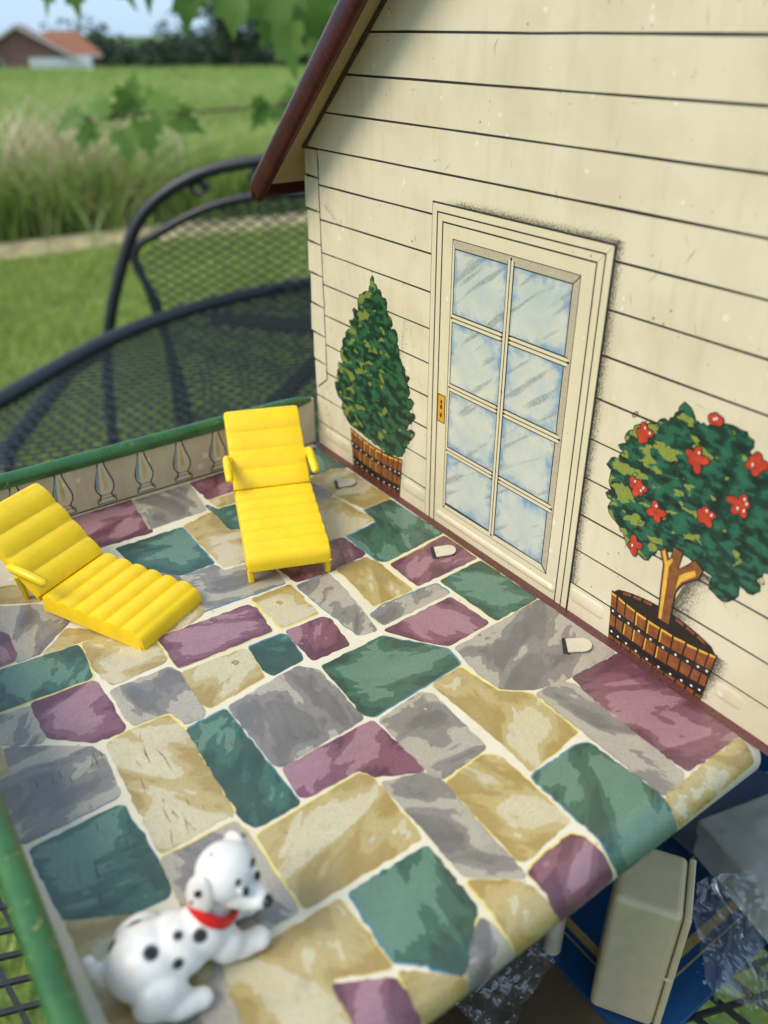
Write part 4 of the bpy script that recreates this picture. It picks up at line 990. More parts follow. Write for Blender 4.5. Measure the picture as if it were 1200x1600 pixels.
def lounger(loc, zf, yaw, pitch, label, front_legs, arms=(1, -1), skirt=0.34):
    W, Ls, Lb, be = 2.30, 3.28, 2.60, 0.78
    root = tag(empty('lounge_chair', (loc[0]*S, loc[1]*S, 0.0115*S), yaw), label, 'toy lounger', 'yellow toy loungers on the deck')
    sd = Vector((-math.cos(pitch), 0, -math.sin(pitch))); bd = Vector((math.cos(be-pitch), 0, math.sin(be-pitch)))
    def slab(path, name, th, base):
        """ribbed slab swept across the width; path = top profile (x,z)"""
        n_ = len(path); P = [Vector((a, 0, b)) for a, b in path]
        N = []
        for i in range(n_):
            d = (P[min(i+1, n_-1)]-P[max(i-1, 0)]).normalized(); N.append(Vector((-d.z, 0, d.x)) if d.x > 0 else Vector((d.z, 0, -d.x)))
        ws = [(-W/2-0.005, -th), (-W/2, -0.10), (-W/2+0.035, -0.02), (-W/2+0.12, 0.0), (-W/4, 0.004), (0, 0.0), (W/4, 0.004), (W/2-0.12, 0.0), (W/2-0.035, -0.02), (W/2, -0.10), (W/2+0.005, -th)]
        k = len(ws)
        Bs = [Vector((a, 0, b)) for a, b in base]
        vs = [tuple((P[i] + N[i]*h if -0.11 < h else Bs[i] - Vector((0, 0, th))) + Vector((0, w, 0))) for i in range(n_) for w, h in ws]
        fs = [(i*k+j, i*k+j+1, (i+1)*k+j+1, (i+1)*k+j) for i in range(n_-1) for j in range(k-1)]
        # underside and ends
        fs += [((i+1)*k, (i+1)*k+k-1, i*k+k-1, i*k) for i in range(n_-1)]
        fs += [tuple(range(k)), tuple((n_-1)*k+j for j in range(k))[::-1]]
        m_ = MB(); m_.add([(a, b, c+zf) for a, b, c in vs], fs)
        me_o = m_.build(name, M['yellow'], root, S)
        bm = bmesh.new(); bm.from_mesh(me_o.data); bmesh.ops.recalc_face_normals(bm, faces=bm.faces); bm.to_mesh(me_o.data); bm.free()
        return smooth_shade(me_o, 50)
    def ribs(L_, n_, amp, first=0.0):
        out = []
        for i in range(n_*10+1):
            t = i/(n_*10); out.append((t*L_, amp*abs(math.sin(math.pi*n_*t))**0.7 - amp*0.5))
        return out
    seat = [(sd*s_ + Vector((-math.sin(pitch), 0, math.cos(pitch)))*h) for s_, h in ribs(Ls-0.22, 6, 0.105)]
    e = seat[-1]
    lip = [e + Vector((-0.22*math.sin(t), 0, -0.30*(1-math.cos(t)))) for t in np.linspace(0.2, 1.6, 6)] + [e + Vector((-0.225, 0, -0.44))]
    flat = [sd*s_ for s_, h in ribs(Ls-0.22, 6, 0.13)]
    slab([(v.x, v.z) for v in seat+lip], 'seat', skirt, [(v.x, v.z) for v in flat]+[(v.x, flat[-1].z-0.10) for v in lip])
    nb = Vector((-bd.z, 0, bd.x))
    back = [(bd*s_ + nb*h) for s_, h in ribs(Lb-0.1, 4, 0.07)]
    e = back[-1]
    top = [e + bd*0.17*math.sin(t) - nb*0.17*(1-math.cos(t)) for t in np.linspace(0.3, 1.9, 6)]
    fb = [bd*s_ - nb*0.0 for s_, h in ribs(Lb-0.1, 4, 0.10)]
    slab([(v.x, v.z) for v in back+top], 'backrest', 0.20, [(v.x+0.06, v.z) for v in fb]+[(v.x+0.02, v.z) for v in top])
    for s_ in arms:                                        # arm rests, bars standing out from the back
        m_ = MB(); y = s_*(W/2+0.10)
        a = bd*0.98; b = bd*0.98 + Vector((-1.15, 0, -0.12))
        m_.tube([(a.x+0.05, y, zf+a.z+0.06), (a.x-0.1, y, zf+a.z+0.06), (0.5*(a.x+b.x), y, zf+0.5*(a.z+b.z)+0.07), (b.x, y, zf+b.z+0.06), (b.x-0.05, y, zf+b.z+0.03)], [0.08, 0.125, 0.125, 0.12, 0.06], 8)
        m_.box(a.x-0.25, a.x+0.12, min(y, s_*(W/2-0.05)), max(y, s_*(W/2-0.05)), zf+a.z-0.05, zf+a.z+0.08)
        smooth_shade(m_.build('armrest', M['yellow'], root, S), 50)
    for s_ in (1, -1):
        if front_legs:
            m_ = MB(); x = -(Ls-0.24); y = s_*(W/2-0.10)
            m_.tube([(x, y, zf-0.5), (x-0.02, y, 0.0)], [0.11, 0.085], 6); m_.build('leg', M['yellow'], root, S)
        m_ = MB(); m_.tube([(0.45 if front_legs else 0.9, s_*(W/2-0.14), zf+0.25), (0.75 if front_legs else 0.95, s_*(W/2-0.30), 0.0)], [0.10, 0.08], 6); m_.build('leg', M['yellow'], root, S)
    return root
lounger((3.87, -3.945), 1.20, 2.764, 0.089, 'yellow ribbed plastic toy lounger standing on thin legs against the back railing', True)
lounger((3.97, -10.03), 0.58, 3.627, 0.049, 'yellow ribbed plastic toy lounger lying low near the left edge of the picture', False, (1,), 0.44)

# ------------------------------------------------------------------ spotted puppy figurine
M['toy_white'] = plastic('white_rubber', srgb(232, 228, 220), 0.38, 0.1)
M['toy_red'] = plastic('red_rubber', srgb(200, 26, 28), 0.4, 0.05)
M['toy_black'] = simple('black_toy_paint', (0.012, 0.012, 0.013, 1), 0.35, 0.2, 500)
M['toy_ear'] = plastic('ear_rubber', srgb(222, 214, 206), 0.4, 0.1)
def puppy(loc, yaw, k):
    root = tag(empty('toy_dog', (loc[0]*S, loc[1]*S, 0.0115*S), yaw), 'small white spotted puppy figurine with red collar lying on the deck', 'toy dog')
    # local frame: +x towards the head, +y the dog's left, sizes in boards
    B = [  # centre, radii
        ((-0.80, 0.0, 0.68), (0.80, 0.78, 0.68)), ((-0.20, 0.0, 0.72), (0.72, 0.66, 0.62)), ((0.40, 0.0, 0.80), (0.60, 0.56, 0.62)),
        ((0.56, 0.08, 1.08), (0.44, 0.44, 0.48)), ((0.76, 0.12, 1.42), (0.38, 0.38, 0.42)),
        ((-0.75, -0.76, 0.48), (0.56, 0.30, 0.48)), ((-0.38, -0.92, 0.24), (0.46, 0.26, 0.24)), ((-0.08, -0.94, 0.20), (0.27, 0.23, 0.20)),
        ((-0.75, 0.76, 0.48), (0.56, 0.30, 0.48)), ((-0.38, 0.92, 0.24), (0.46, 0.26, 0.24)),
        ((0.72, -0.36, 0.45), (0.38, 0.27, 0.42)), ((1.06, -0.38, 0.26), (0.44, 0.25, 0.25)), ((1.34, -0.38, 0.24), (0.27, 0.26, 0.23)),
        ((0.80, 0.46, 0.42), (0.38, 0.26, 0.40)), ((1.12, 0.44, 0.25), (0.44, 0.24, 0.23)), ((1.42, 0.42, 0.22), (0.26, 0.24, 0.21)),
        ((-1.50, 0.12, 0.62), (0.30, 0.17, 0.17)), ((-1.70, 0.20, 0.80), (0.20, 0.14, 0.15)), ((-1.78, 0.28, 1.00), (0.14, 0.13, 0.17)),
    ]
    HR = Euler((0, 0.22, -0.98)).to_matrix(); HC = Vector((1.02, 0.14, 1.98))       # the head looks to the dog's right
    hd = lambda x, y, z: tuple(HC + HR @ Vector((x, y, z)))
    for c, r_ in (((0, 0, 0.02), (0.62, 0.60, 0.56)), ((0.26, 0, -0.22), (0.46, 0.50, 0.36)), ((0.58, 0, -0.24), (0.36, 0.34, 0.27)), ((0.76, 0, -0.19), (0.24, 0.27, 0.21)), ((0.42, 0, -0.50), (0.34, 0.25, 0.12))):
        B.append((hd(*c), r_))
    bm = bmesh.new()
    for c, r_ in B:
        bmesh.ops.create_icosphere(bm, subdivisions=3, radius=1.0, matrix=Matrix.Translation(Vector(c)*k*S) @ Matrix.Diagonal((*[q*k*S for q in r_], 1)))
    me = bpy.data.meshes.new('body'); bm.to_mesh(me); bm.free()
    o = link('body', me, root)
    rm = o.modifiers.new('fuse', 'REMESH'); rm.mode = 'VOXEL'; rm.voxel_size = 0.05*k*S
    sm = o.modifiers.new('smooth', 'SMOOTH'); sm.factor = 0.6; sm.iterations = 7
    bpy.context.view_layer.update()
    ev = bpy.data.meshes.new_from_object(o.evaluated_get(bpy.context.evaluated_depsgraph_get()))
    o.modifiers.clear(); o.data = ev; ev.name = 'body'
    # painted spots: soft-edged dots printed on the rubber
    SP = [((-0.70, -0.30, 1.28), .14), ((-0.15, -0.22, 1.28), .10), ((0.22, -0.40, 1.22), .14), ((-0.30, -0.62, 1.02), .12), ((-1.30, 0.35, 1.05), .13), ((0.1, 0.55, 1.0), .14), ((-0.8, 0.6, 1.1), .15), ((0.8, 0.25, 2.55), .07)]
    vals = []
    for v in ev.vertices:
        p = v.co/(k*S)
        vals.append(max([max(0.0, min(1.0, (rad*1.25-(p-Vector(c)).length)/(0.05))) for c, rad in SP]))
    a = ev.attributes.new('spot', 'FLOAT', 'POINT'); a.data.foreach_set('value', vals)
    m = NT('spotted_rubber', 0.38)
    n_ = m.noise(m.coord(), 220.0, 4.0, 0.6)
    c = m.ramp(n_, [(0.3, srgb(216, 210, 200)), (0.7, srgb(236, 233, 227))])
    c = m.mix(m.attr('spot'), c, (0.012, 0.012, 0.014, 1)); m.base(c)
    m.b.inputs['Subsurface Weight'].default_value = 0.1; m.b.inputs['Subsurface Radius'].default_value = (0.003, 0.0025, 0.002); m.bump(n_, 0.08, 0.0004)
    ev.materials.clear(); ev.materials.append(m.mat)
    smooth_shade(o, 180)
    def blob(name, c, r_, mat, rot=(0, 0, 0), parent=root, sub=3):
        bm = bmesh.new(); bmesh.ops.create_icosphere(bm, subdivisions=sub, radius=1.0, matrix=Matrix.Translation(Vector(c)*k*S) @ Euler(rot).to_matrix().to_4x4() @ Matrix.Diagonal((*[q*k*S for q in r_], 1)))
        me_ = bpy.data.meshes.new(name); bm.to_mesh(me_); bm.free(); me_.materials.append(mat)
        return smooth_shade(link(name, me_, parent), 180)
    for sy in (1, -1):
        ear = blob('ear', hd(-0.16, sy*0.60, -0.16), (0.32, 0.14, 0.58), M['toy_ear'], (sy*0.10, 0.20, -0.98))
        blob('ear_spot', hd(-0.14, sy*0.725, 0.12), (0.075, 0.03, 0.11), M['toy_black'], (sy*0.16, 0.42, -0.62), ear, 2)
        blob('ear_spot', hd(-0.24, sy*0.735, -0.26), (0.05, 0.03, 0.06), M['toy_black'], (sy*0.16, 0.42, -0.62), ear, 2)
        e = blob('eye', hd(0.50, sy*0.20, 0.18), (0.10, 0.13, 0.18), M['toy_white'], (0, -0.3, -0.80), root, 2)
        blob('pupil', hd(0.575, sy*0.195, 0.16), (0.065, 0.095, 0.14), M['toy_black'], (0, -0.3, -0.62), e, 2)
        blob('brow', hd(0.42, sy*0.24, 0.38), (0.05, 0.12, 0.032), M['toy_black'], (0, 0.6, -0.62), root, 2)
    blob('nose', hd(0.99, 0, -0.10), (0.11, 0.14, 0.105), M['toy_black'], (0, 0, -0.62))
    blob('tongue', hd(0.60, 0, -0.46), (0.16, 0.11, 0.05), M['toy_red'], (0, 0.3, -0.62))
    # collar
    m_ = MB(); R_ = Euler((0, 0.62, 0)).to_matrix(); n_ = 28; pr = [(0.46, -0.12), (0.56, -0.10), (0.55, 0.10), (0.46, 0.12)]
    vs = []
    for i in range(n_):
        t = 6.2832*i/n_
        for r_, h in pr:
            v = R_ @ Vector((math.cos(t)*r_*0.98, math.sin(t)*r_*1.02, h)); vs.append(((v.x+0.66)*k, (v.y+0.10)*k, (v.z+1.30)*k))
    fs = [(i*4+j, ((i+1) % n_)*4+j, ((i+1) % n_)*4+(j+1) % 4, i*4+(j+1) % 4) for i in range(n_) for j in range(4)]
    m_.add(vs, fs); smooth_shade(m_.build('collar', M['toy_red'], root, S), 40)
    return root
puppy((15.18, -11.78), R(84), 0.80)

# ------------------------------------------------------------------ toys and wrappings below the deck
FL = LOW + 0.066
M['cream_plastic'] = plastic('cream_plastic', srgb(208, 192, 150), 0.42, 0.15)
t = tag(empty('toy_cupboard', (15.85*S, 0.92*S, FL*S), R(33)), 'tall cream plastic toy cupboard standing on the blue floor below the deck', 'toy cupboard')
m_ = MB(); m_.box(-1.05, 0.82, -1.05, 1.05, 0.0, 5.40); bevel(m_.build('cabinet', M['cream_plastic'], t, S), 0.20*S, 4)
m_ = MB(); m_.box(0.83, 1.02, -1.04, 1.04, 0.05, 5.38); bevel(m_.build('back_panel', M['cream_plastic'], t, S), 0.05*S, 2)
m_ = MB(); m_.tube([(0.95, -1.0, 2.55), (0.80, -1.05, 2.6), (0.70, -1.0, 2.55)], 0.05, 8); m_.build('catch', M['cream_plastic'], t, S)
M['grey_plastic'] = plastic('grey_plastic', srgb(240, 236, 226), 0.5, 0.05)
gb = tag(empty('toy_box', (16.3*S, 8.1*S, FL*S), R(-14)), 'flat grey plastic toy box in clear wrapping at the right edge', 'toy box')
m_ = MB(); m_.box(-1.9, 1.9, -2.0, 2.0, 0.0, 1.0); bevel(m_.build('base', M['grey_plastic'], gb, S), 0.08*S, 2)
m_ = MB(); m_.box(-1.98, 1.98, -2.08, 2.08, 1.02, 1.75); bevel(m_.build('lid', M['grey_plastic'], gb, S), 0.12*S, 3)

def film(name, tint, density=0.10, bump=0.5, bubble=None):
    m = NT(name, 0.12, 0.6)
    p = m.coord()
    n_ = m.noise(p, 70.0, 3.0, 0.5, 0.8)
    gl = m.node('ShaderNodeBsdfGlossy', Roughness=0.06, Color=(0.9, 0.92, 0.95, 1))
    bp = m.node('ShaderNodeBump', Strength=bump, Distance=0.002)
    if bubble:
        vo = m.node('ShaderNodeTexVoronoi', Scale=bubble, Randomness=0.12); m.l.new(p, vo.inputs['Vector'])
        h = m.math('ADD', m.math('MULTIPLY', vo.outputs['Distance'], -0.8), m.math('MULTIPLY', n_, 0.4)); m.l.new(h, bp.inputs['Height'])
    else: m.l.new(n_, bp.inputs['Height'])
    m.l.new(bp.outputs[0], gl.inputs['Normal'])
    df = m.node('ShaderNodeBsdfDiffuse', Color=tint)
    tr = m.node('ShaderNodeBsdfTransparent', Color=(0.97, 0.97, 0.96, 1))
    lw = m.node('ShaderNodeLayerWeight', Blend=0.35); m.l.new(bp.outputs[0], lw.inputs['Normal'])
    m1 = m.node('ShaderNodeMixShader'); m1.inputs[0].default_value = density; m.l.new(tr.outputs[0], m1.inputs[1]); m.l.new(df.outputs[0], m1.inputs[2])
    m2 = m.node('ShaderNodeMixShader'); m.l.new(m.math('ADD', m.math('MULTIPLY', lw.outputs['Fresnel'], 0.85), 0.07, clamp=True), m2.inputs[0]); m.l.new(m1.outputs[0], m2.inputs[1]); m.l.new(gl.outputs[0], m2.inputs[2])
    m.l.new(m2.outputs[0], m.out.inputs['Surface'])
    return m.mat
M['film'] = film('clear_film', (0.86, 0.83, 0.78, 1), 0.06, 0.03)
M['bubble'] = film('bubble_film', (0.62, 0.62, 0.6, 1), 0.10, 1.0, 260.0)

def crumple(name, corners, nx, ny, amp, mat, seed, label, fold=3.0):
    """crumpled sheet over a bilinear patch; corners in boards"""
    A, B_, C_, D_ = (Vector(c) for c in corners)
    N = (B_-A).cross(D_-A).normalized(); vs = []
    for j in range(ny+1):
        for i in range(nx+1):
            u, v = i/nx, j/ny
            p = A.lerp(B_, u).lerp(D_.lerp(C_, u), v)
            q = Vector((u*fold+seed*3.1, v*fold, seed))
            r1 = 1-abs(noise.noise(q))*2; r2 = 1-abs(noise.noise(q*2.3+Vector((5, 2, 1))))*2; r3 = noise.noise(q*5.1)
            p += N*amp*(r1*0.6+r2*0.42+r3*0.12)
            p += Vector((noise.noise(q+Vector((9, 0, 0))), noise.noise(q+Vector((0, 9, 0))), 0))*amp*0.7
            p.z = max(p.z, LOW-0.12) if p.z > LOW-0.5 else p.z
            vs.append(tuple(p))
    fs = [(j*(nx+1)+i, j*(nx+1)+i+1, (j+1)*(nx+1)+i+1, (j+1)*(nx+1)+i) for j in range(ny) for i in range(nx)]
    cx_ = sum((c for c in (A, B_, C_, D_)), Vector())/4
    vs = [tuple(Vector(v)-cx_) for v in vs]
    m_ = MB(); m_.add(vs, fs); o = m_.build(name, mat, None, S); o.location = cx_*S
    return tag(o, label, 'plastic bag')
crumple('plastic_bag', [(14.0, 4.8, FL+2.1), (18.6, 4.4, FL+2.3), (18.9, 9.8, FL+2.4), (13.8, 9.8, FL+2.2)], 22, 22, 0.22, M['film'], 1, 'clear plastic film wrapped over the flat grey toy box', 2.2)
crumple('plastic_bag', [(15.31, 3.84, -10.6), (17.75, 2.71, -12.7), (19.39, 3.63, -12.6), (16.72, 5.07, -9.6)], 26, 26, 0.75, M['film'], 2, 'crumpled clear plastic bag hanging over the edge beside the cream cupboard', 3.2)
crumple('plastic_bag', [(10.2, -4.4, FL+0.4), (14.9, -3.8, FL+0.3), (14.4, -0.9, FL+0.9), (11.2, -0.9, FL+1.1)], 40, 30, 0.35, M['bubble'], 3, 'dimpled clear bubble bag on the brown floor under the deck', 2.6)

# ------------------------------------------------------------------ black mesh patio table and chair
M['black_metal'] = simple('black_powder_coat', (0.016, 0.017, 0.020, 1), 0.42, 0.3, 250)
TZ = (LOW-0.16)*S - 0.004                                  # table surface
TC0, TC1, TR = Vector((-17.9, 31.8))*S, Vector((9.0, -2.0))*S, 43.74*S
def stadium(r_, n_=48):
    d = (TC1-TC0).normalized(); a0 = math.atan2(d.y, d.x); out = []
    for k in range(n_+1): a = a0-math.pi/2+math.pi*k/n_; out.append(TC1+Vector((math.cos(a), math.sin(a)))*r_)
    for k in range(n_+1): a = a0+math.pi/2+math.pi*k/n_; out.append(TC0+Vector((math.cos(a), math.sin(a)))*r_)
    return out
def clip_line(poly, p, d):
    ts = []
    for i in range(len(poly)):
        a, b = poly[i], poly[(i+1) % len(poly)]; e = b-a
        den = d.x*e.y-d.y*e.x
        if abs(den) < 1e-12: continue
        t = ((a.x-p.x)*e.y-(a.y-p.y)*e.x)/den; u = ((a.x-p.x)*d.y-(a.y-p.y)*d.x)/den
        if 0 <= u < 1: ts.append(t)
    return (min(ts), max(ts)) if len(ts) >= 2 else None
def lattice(poly, angs, pitch, w, hgt, to3):
    m_ = MB(); c = sum(poly, Vector((0, 0)))/len(poly); big = max((p-c).length for p in poly)
    for fam, ang in enumerate(angs):
        d = Vector((math.cos(ang), math.sin(ang))); n_ = Vector((-d.y, d.x))
        k = int(big/pitch)+1
        for i in range(-k, k+1):
            p = c+n_*pitch*i; r_ = clip_line(poly, p, d)
            if not r_ or r_[1]-r_[0] < pitch: continue
            h0 = fam*hgt*0.35
            A, B_ = p+d*r_[0], p+d*r_[1]
            q = [A-n_*w/2, B_-n_*w/2, B_+n_*w/2, A+n_*w/2]
            m_.add([to3(v.x, v.y, h0) for v in q]+[to3(v.x, v.y, h0-hgt) for v in q], [(0, 1, 2, 3), (7, 6, 5, 4), (0, 4, 5, 1), (1, 5, 6, 2), (2, 6, 7, 3), (3, 7, 4, 0)])
    return m_
table = tag(empty('patio_table', ((TC0.x+TC1.x)/2, (TC0.y+TC1.y)/2, -0.895)), 'black metal mesh patio table carrying the toy house', 'table')
tc = Vector((table.location.x, table.location.y))
sh = lambda x, y, z: (x-tc.x, y-tc.y, z+0.895)
adir = math.atan2((TC1-TC0).y, (TC1-TC0).x)
tag(lattice(stadium(TR-0.006), (adir+R(90-31), adir+R(90+31)), 0.0120, 0.0022, 0.0018, lambda x, y, h: sh(x, y, TZ-0.002+h)).build('mesh_top', M['black_metal'], table), kind='stuff')
m_ = MB(); rim = stadium(TR, 48); pts = [sh(p.x, p.y, TZ+0.001) for p in rim]; pts = pts+pts[:2]
m_.tube(pts, 0.0092, 10, cap=False); smooth_shade(m_.build('rim', M['black_metal'], table), 60)
dd = (TC1-TC0).normalized(); nn = Vector((-dd.y, dd.x))
for k in (-0.36, 0.0, 0.36):
    m_ = MB(); c = (TC0+TC1)/2+dd*k*1.4
    r_ = clip_line(stadium(TR), c, nn); A, B_ = c+nn*r_[0]*0.98, c+nn*r_[1]*0.98
    m_.tube([sh(A.x, A.y, TZ-0.016), sh(B_.x, B_.y, TZ-0.016)], 0.010, 8); m_.build('cross_bar', M['black_metal'], table)
for sx in (-1, 1):
    m_ = MB(); c = (TC0+TC1)/2+nn*sx*0.30; A, B_ = c-dd*0.72, c+dd*0.72
    m_.tube([sh(A.x, A.y, TZ-0.030), sh(B_.x, B_.y, TZ-0.030)], 0.010, 8); m_.build('side_bar', M['black_metal'], table)
    for sy in (-1, 1):
        m_ = MB(); p = c+dd*sy*0.62; q = p+nn*sx*0.10+dd*sy*0.06
        m_.tube([sh(p.x, p.y, TZ-0.03), sh(p.x, p.y, TZ-0.25), sh(q.x, q.y, -0.60), sh(q.x, q.y, -0.895)], 0.014, 10); smooth_shade(m_.build('leg', M['black_metal'], table), 60)

# background frame: metres to the right of / ahead of the photographer's standpoint
FW, RT = Vector((-0.8160, 0.5780)), Vector((0.5780, 0.8160))
G0 = Vector((CAM.x, CAM.y))
def gp(a, d): return G0+RT*a+FW*d
def zg(d):
    z = -0.895
    z -= 0.028*max(0, min(d, 40)-5.2); z -= 0.060*max(0, min(d, 95)-40); z -= 0.035*max(0, min(d, 220)-95)
    return z

ch_c = gp(-0.125, 1.17)
chair = tag(empty('garden_chair', (ch_c.x, ch_c.y, -0.895), math.atan2(RT.y, RT.x)), 'black wrought metal garden chair with arched mesh back beyond the table', 'chair')
hz = 0.895
def arch(pts, r_, name):
    half = pts+[(-x, z) for x, z in pts[::-1][1:]]
    P = [Vector((x, 0.0, z+hz)) for x, z in half]
    fine = []
    for i in range(len(P)-1):                              # Catmull-Rom through the points
        p0, p1, p2, p3 = P[max(i-1, 0)], P[i], P[i+1], P[min(i+2, len(P)-1)]
        for t in (0, .25, .5, .75):
            fine.append(0.5*((2*p1)+(p2-p0)*t+(2*p0-5*p1+4*p2-p3)*t*t+(3*p1-p0-3*p2+p3)*t*t*t))
    fine.append(P[-1])
    m_ = MB(); m_.tube([tuple(v+Vector((0, 0.06*(v.z-hz+0.3), 0))) for v in fine], r_, 10); return smooth_shade(m_.build(name, M['black_metal'], chair), 60)
arch([(-0.30, -0.42), (-0.285, -0.25), (-0.238, -0.115), (-0.195, -0.052), (-0.125, -0.012), (-0.05, 0.004), (0, 0.006)], 0.0085, 'back_hoop')
arch([(-0.190, -0.42), (-0.197, -0.21), (-0.226, -0.118), (-0.18, -0.083), (-0.11, -0.052), (-0.04, -0.038), (0, -0.036)], 0.0062, 'panel_frame')
arch([(-0.178, -0.42), (-0.184, -0.21), (-0.208, -0.125)], 0.005, 'panel_bar') if False else None
pin = [Vector(p) for p in ((-0.19, -0.42), (0.19, -0.42), (0.205, -0.16), (0.215, -0.118), (0.18, -0.083), (0.11, -0.052), (0.04, -0.038), (-0.04, -0.038), (-0.11, -0.052), (-0.18, -0.083), (-0.215, -0.118), (-0.205, -0.16))]
tag(lattice(pin, (R(28), R(-28)), 0.0112, 0.0019, 0.0018, lambda x, z, h: (x, h+0.06*(z+0.3), z+hz)).build('mesh_back', M['black_metal'], chair), kind='stuff')
for sx in (-1, 1):
    m_ = MB(); m_.tube([(sx*0.222, 0.012, hz-0.128), (sx*0.180, 0.0, hz-0.30), (sx*0.172, -0.01, hz-0.42)], 0.006, 8); m_.build('panel_bar', M['black_metal'], chair)
    for xo, zo in ((0.125, -0.030), (0.045, -0.016)):
        m_ = MB(); m_.tube([(sx*xo+0.014*math.cos(t)*(1-t/14), 0.018, hz+zo+0.010*math.sin(t)*(1-t/14)) for t in np.linspace(0, 7.5, 16)], 0.0035, 6); m_.build('scroll', M['black_metal'], chair)
    m_ = MB(); m_.tube([(sx*0.30, 0.0, hz-0.42), (sx*0.29, -0.02, 0.30), (sx*0.29, 0.04, 0.0)], 0.011, 8); m_.build('leg', M['black_metal'], chair)
    m_ = MB(); m_.tube([(sx*0.288, 0.0, hz-0.25), (sx*0.30, -0.12, hz-0.24), (sx*0.30, -0.34, hz-0.25), (sx*0.29, -0.40, hz-0.30), (sx*0.28, -0.42, 0.0)], 0.010, 8); smooth_shade(m_.build('arm', M['black_metal'], chair), 60)
seat = [Vector((0.27*math.copysign(abs(math.cos(t))**0.6, math.cos(t)), -0.22+0.23*math.copysign(abs(math.sin(t))**0.6, math.sin(t)))) for t in np.linspace(0, 6.28, 29)[:-1]]
tag(lattice(seat, (R(30), R(-30)), 0.014, 0.003, 0.002, lambda x, y, h: (x, y, 0.43+h)).build('mesh_seat', M['black_metal'], chair), kind='stuff')
m_ = MB(); m_.tube([(p.x, p.y, 0.43) for p in seat]+[(seat[0].x, seat[0].y, 0.43), (seat[1].x, seat[1].y, 0.43)], 0.009, 8, cap=False); m_.build('seat_rim', M['black_metal'], chair)

# ------------------------------------------------------------------ ground, lawn, field
def ground_mat():
    m = NT('turf_ground', 0.9, 0.2)
    p = m.pos()
    n1 = m.noise(p, 0.6, 5.0, 0.6); n2 = m.noise(p, 9.0, 4.0, 0.6); n3 = m.noise(p, 70.0, 3.0, 0.6)
    c = m.ramp(n1, [(0.3, (0.08, 0.14, 0.03, 1)), (0.7, (0.14, 0.20, 0.05, 1))])
    c = m.mix(m.ramp(n2, [(0.45, grey(0)), (0.7, grey(0.6))]), c, (0.11, 0.17, 0.045, 1))
    c = m.mix(m.ramp(n3, [(0.5, grey(0)), (0.7, grey(0.5))]), c, (0.03, 0.06, 0.015, 1))
    m.base(c); m.bump(n3, 0.5, 0.03)
    return m.mat
M['turf'] = ground_mat()
m_ = MB(); ds = [-700, -60, -8, -2, 0, 0.6, 1.2, 2, 3, 4, 5.2, 6, 8, 11, 15, 20, 28, 40, 55, 75, 95, 130, 170, 220, 320, 500, 900]
aa = [-900, -300, -120, -60, -30, -15, -7, -3, 0, 3, 7, 15, 30, 60, 120, 300, 900]
vs = []
for d in ds:
    for a in aa:
        p = gp(a, d); vs.append((p.x, p.y, zg(d)+(0.03*noise.noise(Vector((a*0.2, d*0.2, 0))) if 5 < d < 200 else 0)))
n_ = len(aa); m_.add(vs, [(i*n_+j, i*n_+j+1, (i+1)*n_+j+1, (i+1)*n_+j) for i in range(len(ds)-1) for j in range(n_-1)])
tag(smooth_shade(m_.build('ground', M['turf'])), kind='structure')

def blade_mesh(name, pos, hgt, wid, lean, mat, seg=2, seed=0):
    """grass: one bent ribbon per position (numpy)"""
    r_ = np.random.default_rng(seed); N = len(pos)
    ang = r_.uniform(0, 2*np.pi, N); side = np.stack([np.cos(ang), np.sin(ang), np.zeros(N)], 1)
    la = r_.uniform(0, 2*np.pi, N); ld = np.stack([np.cos(la), np.sin(la), np.zeros(N)], 1)
    L_ = lean*r_.uniform(0.2, 1.3, N)*hgt
    V = []
    for s_ in range(seg+1):
        t = s_/seg
        c = pos + ld*(L_*t*t)[:, None] + np.array([0, 0, 1.0])*(hgt*(t-0.25*lean*t*t))[:, None]
        w = wid*(1-t)**0.7
        if s_ < seg: V += [c-side*(w/2)[:, None], c+side*(w/2)[:, None]]
        else: V += [c]
    k = 2*seg+1
    verts = np.stack(V, 1).reshape(-1, 3)
    idx = np.arange(N)[:, None]*k
    tris = []
    for s_ in range(seg-1):
        a = 2*s_
        tris += [idx+np.array([a, a+1, a+3]), idx+np.array([a, a+3, a+2])]
    a = 2*(seg-1); tris.append(idx+np.array([a, a+1, a+2]))
    T = np.concatenate(tris, 0).astype(np.int32)
    me = bpy.data.meshes.new(name)
    me.vertices.add(len(verts)); me.vertices.foreach_set('co', verts.astype(np.float32).ravel())
    me.loops.add(T.size); me.loops.foreach_set('vertex_index', T.ravel())
    me.polygons.add(len(T)); me.polygons.foreach_set('loop_start', np.arange(0, T.size, 3, dtype=np.int32)); me.polygons.foreach_set('loop_total', np.full(len(T), 3, dtype=np.int32))
    me.materials.append(mat); me.update(calc_edges=True)
    tone = np.repeat(r_.uniform(0, 1, N), k)
    a_ = me.attributes.new('tone', 'FLOAT', 'POINT'); a_.data.foreach_set('value', tone.astype(np.float32))
    return link(name, me)
def leaf_mat(name, stops, trans=0.35, rough=0.5, patch=1.2):
    m = NT(name, rough, 0.3)
    t_ = m.attr('tone'); n1 = m.noise(m.pos(), patch, 3.0, 0.6)
    f_ = m.math('ADD', m.math('MULTIPLY', t_, 0.45), m.math('MULTIPLY', m.math('SUBTRACT', n1, 0.2), 0.95))
    c = m.ramp(f_, stops); m.base(c)
    tl = m.node('ShaderNodeBsdfTranslucent'); m.l.new(c, tl.inputs['Color'])
    mx = m.node('ShaderNodeMixShader'); mx.inputs[0].default_value = trans
    m.l.new(m.b.outputs[0], mx.inputs[1]); m.l.new(tl.outputs[0], mx.inputs[2]); m.l.new(mx.outputs[0], m.out.inputs['Surface'])
    return m.mat
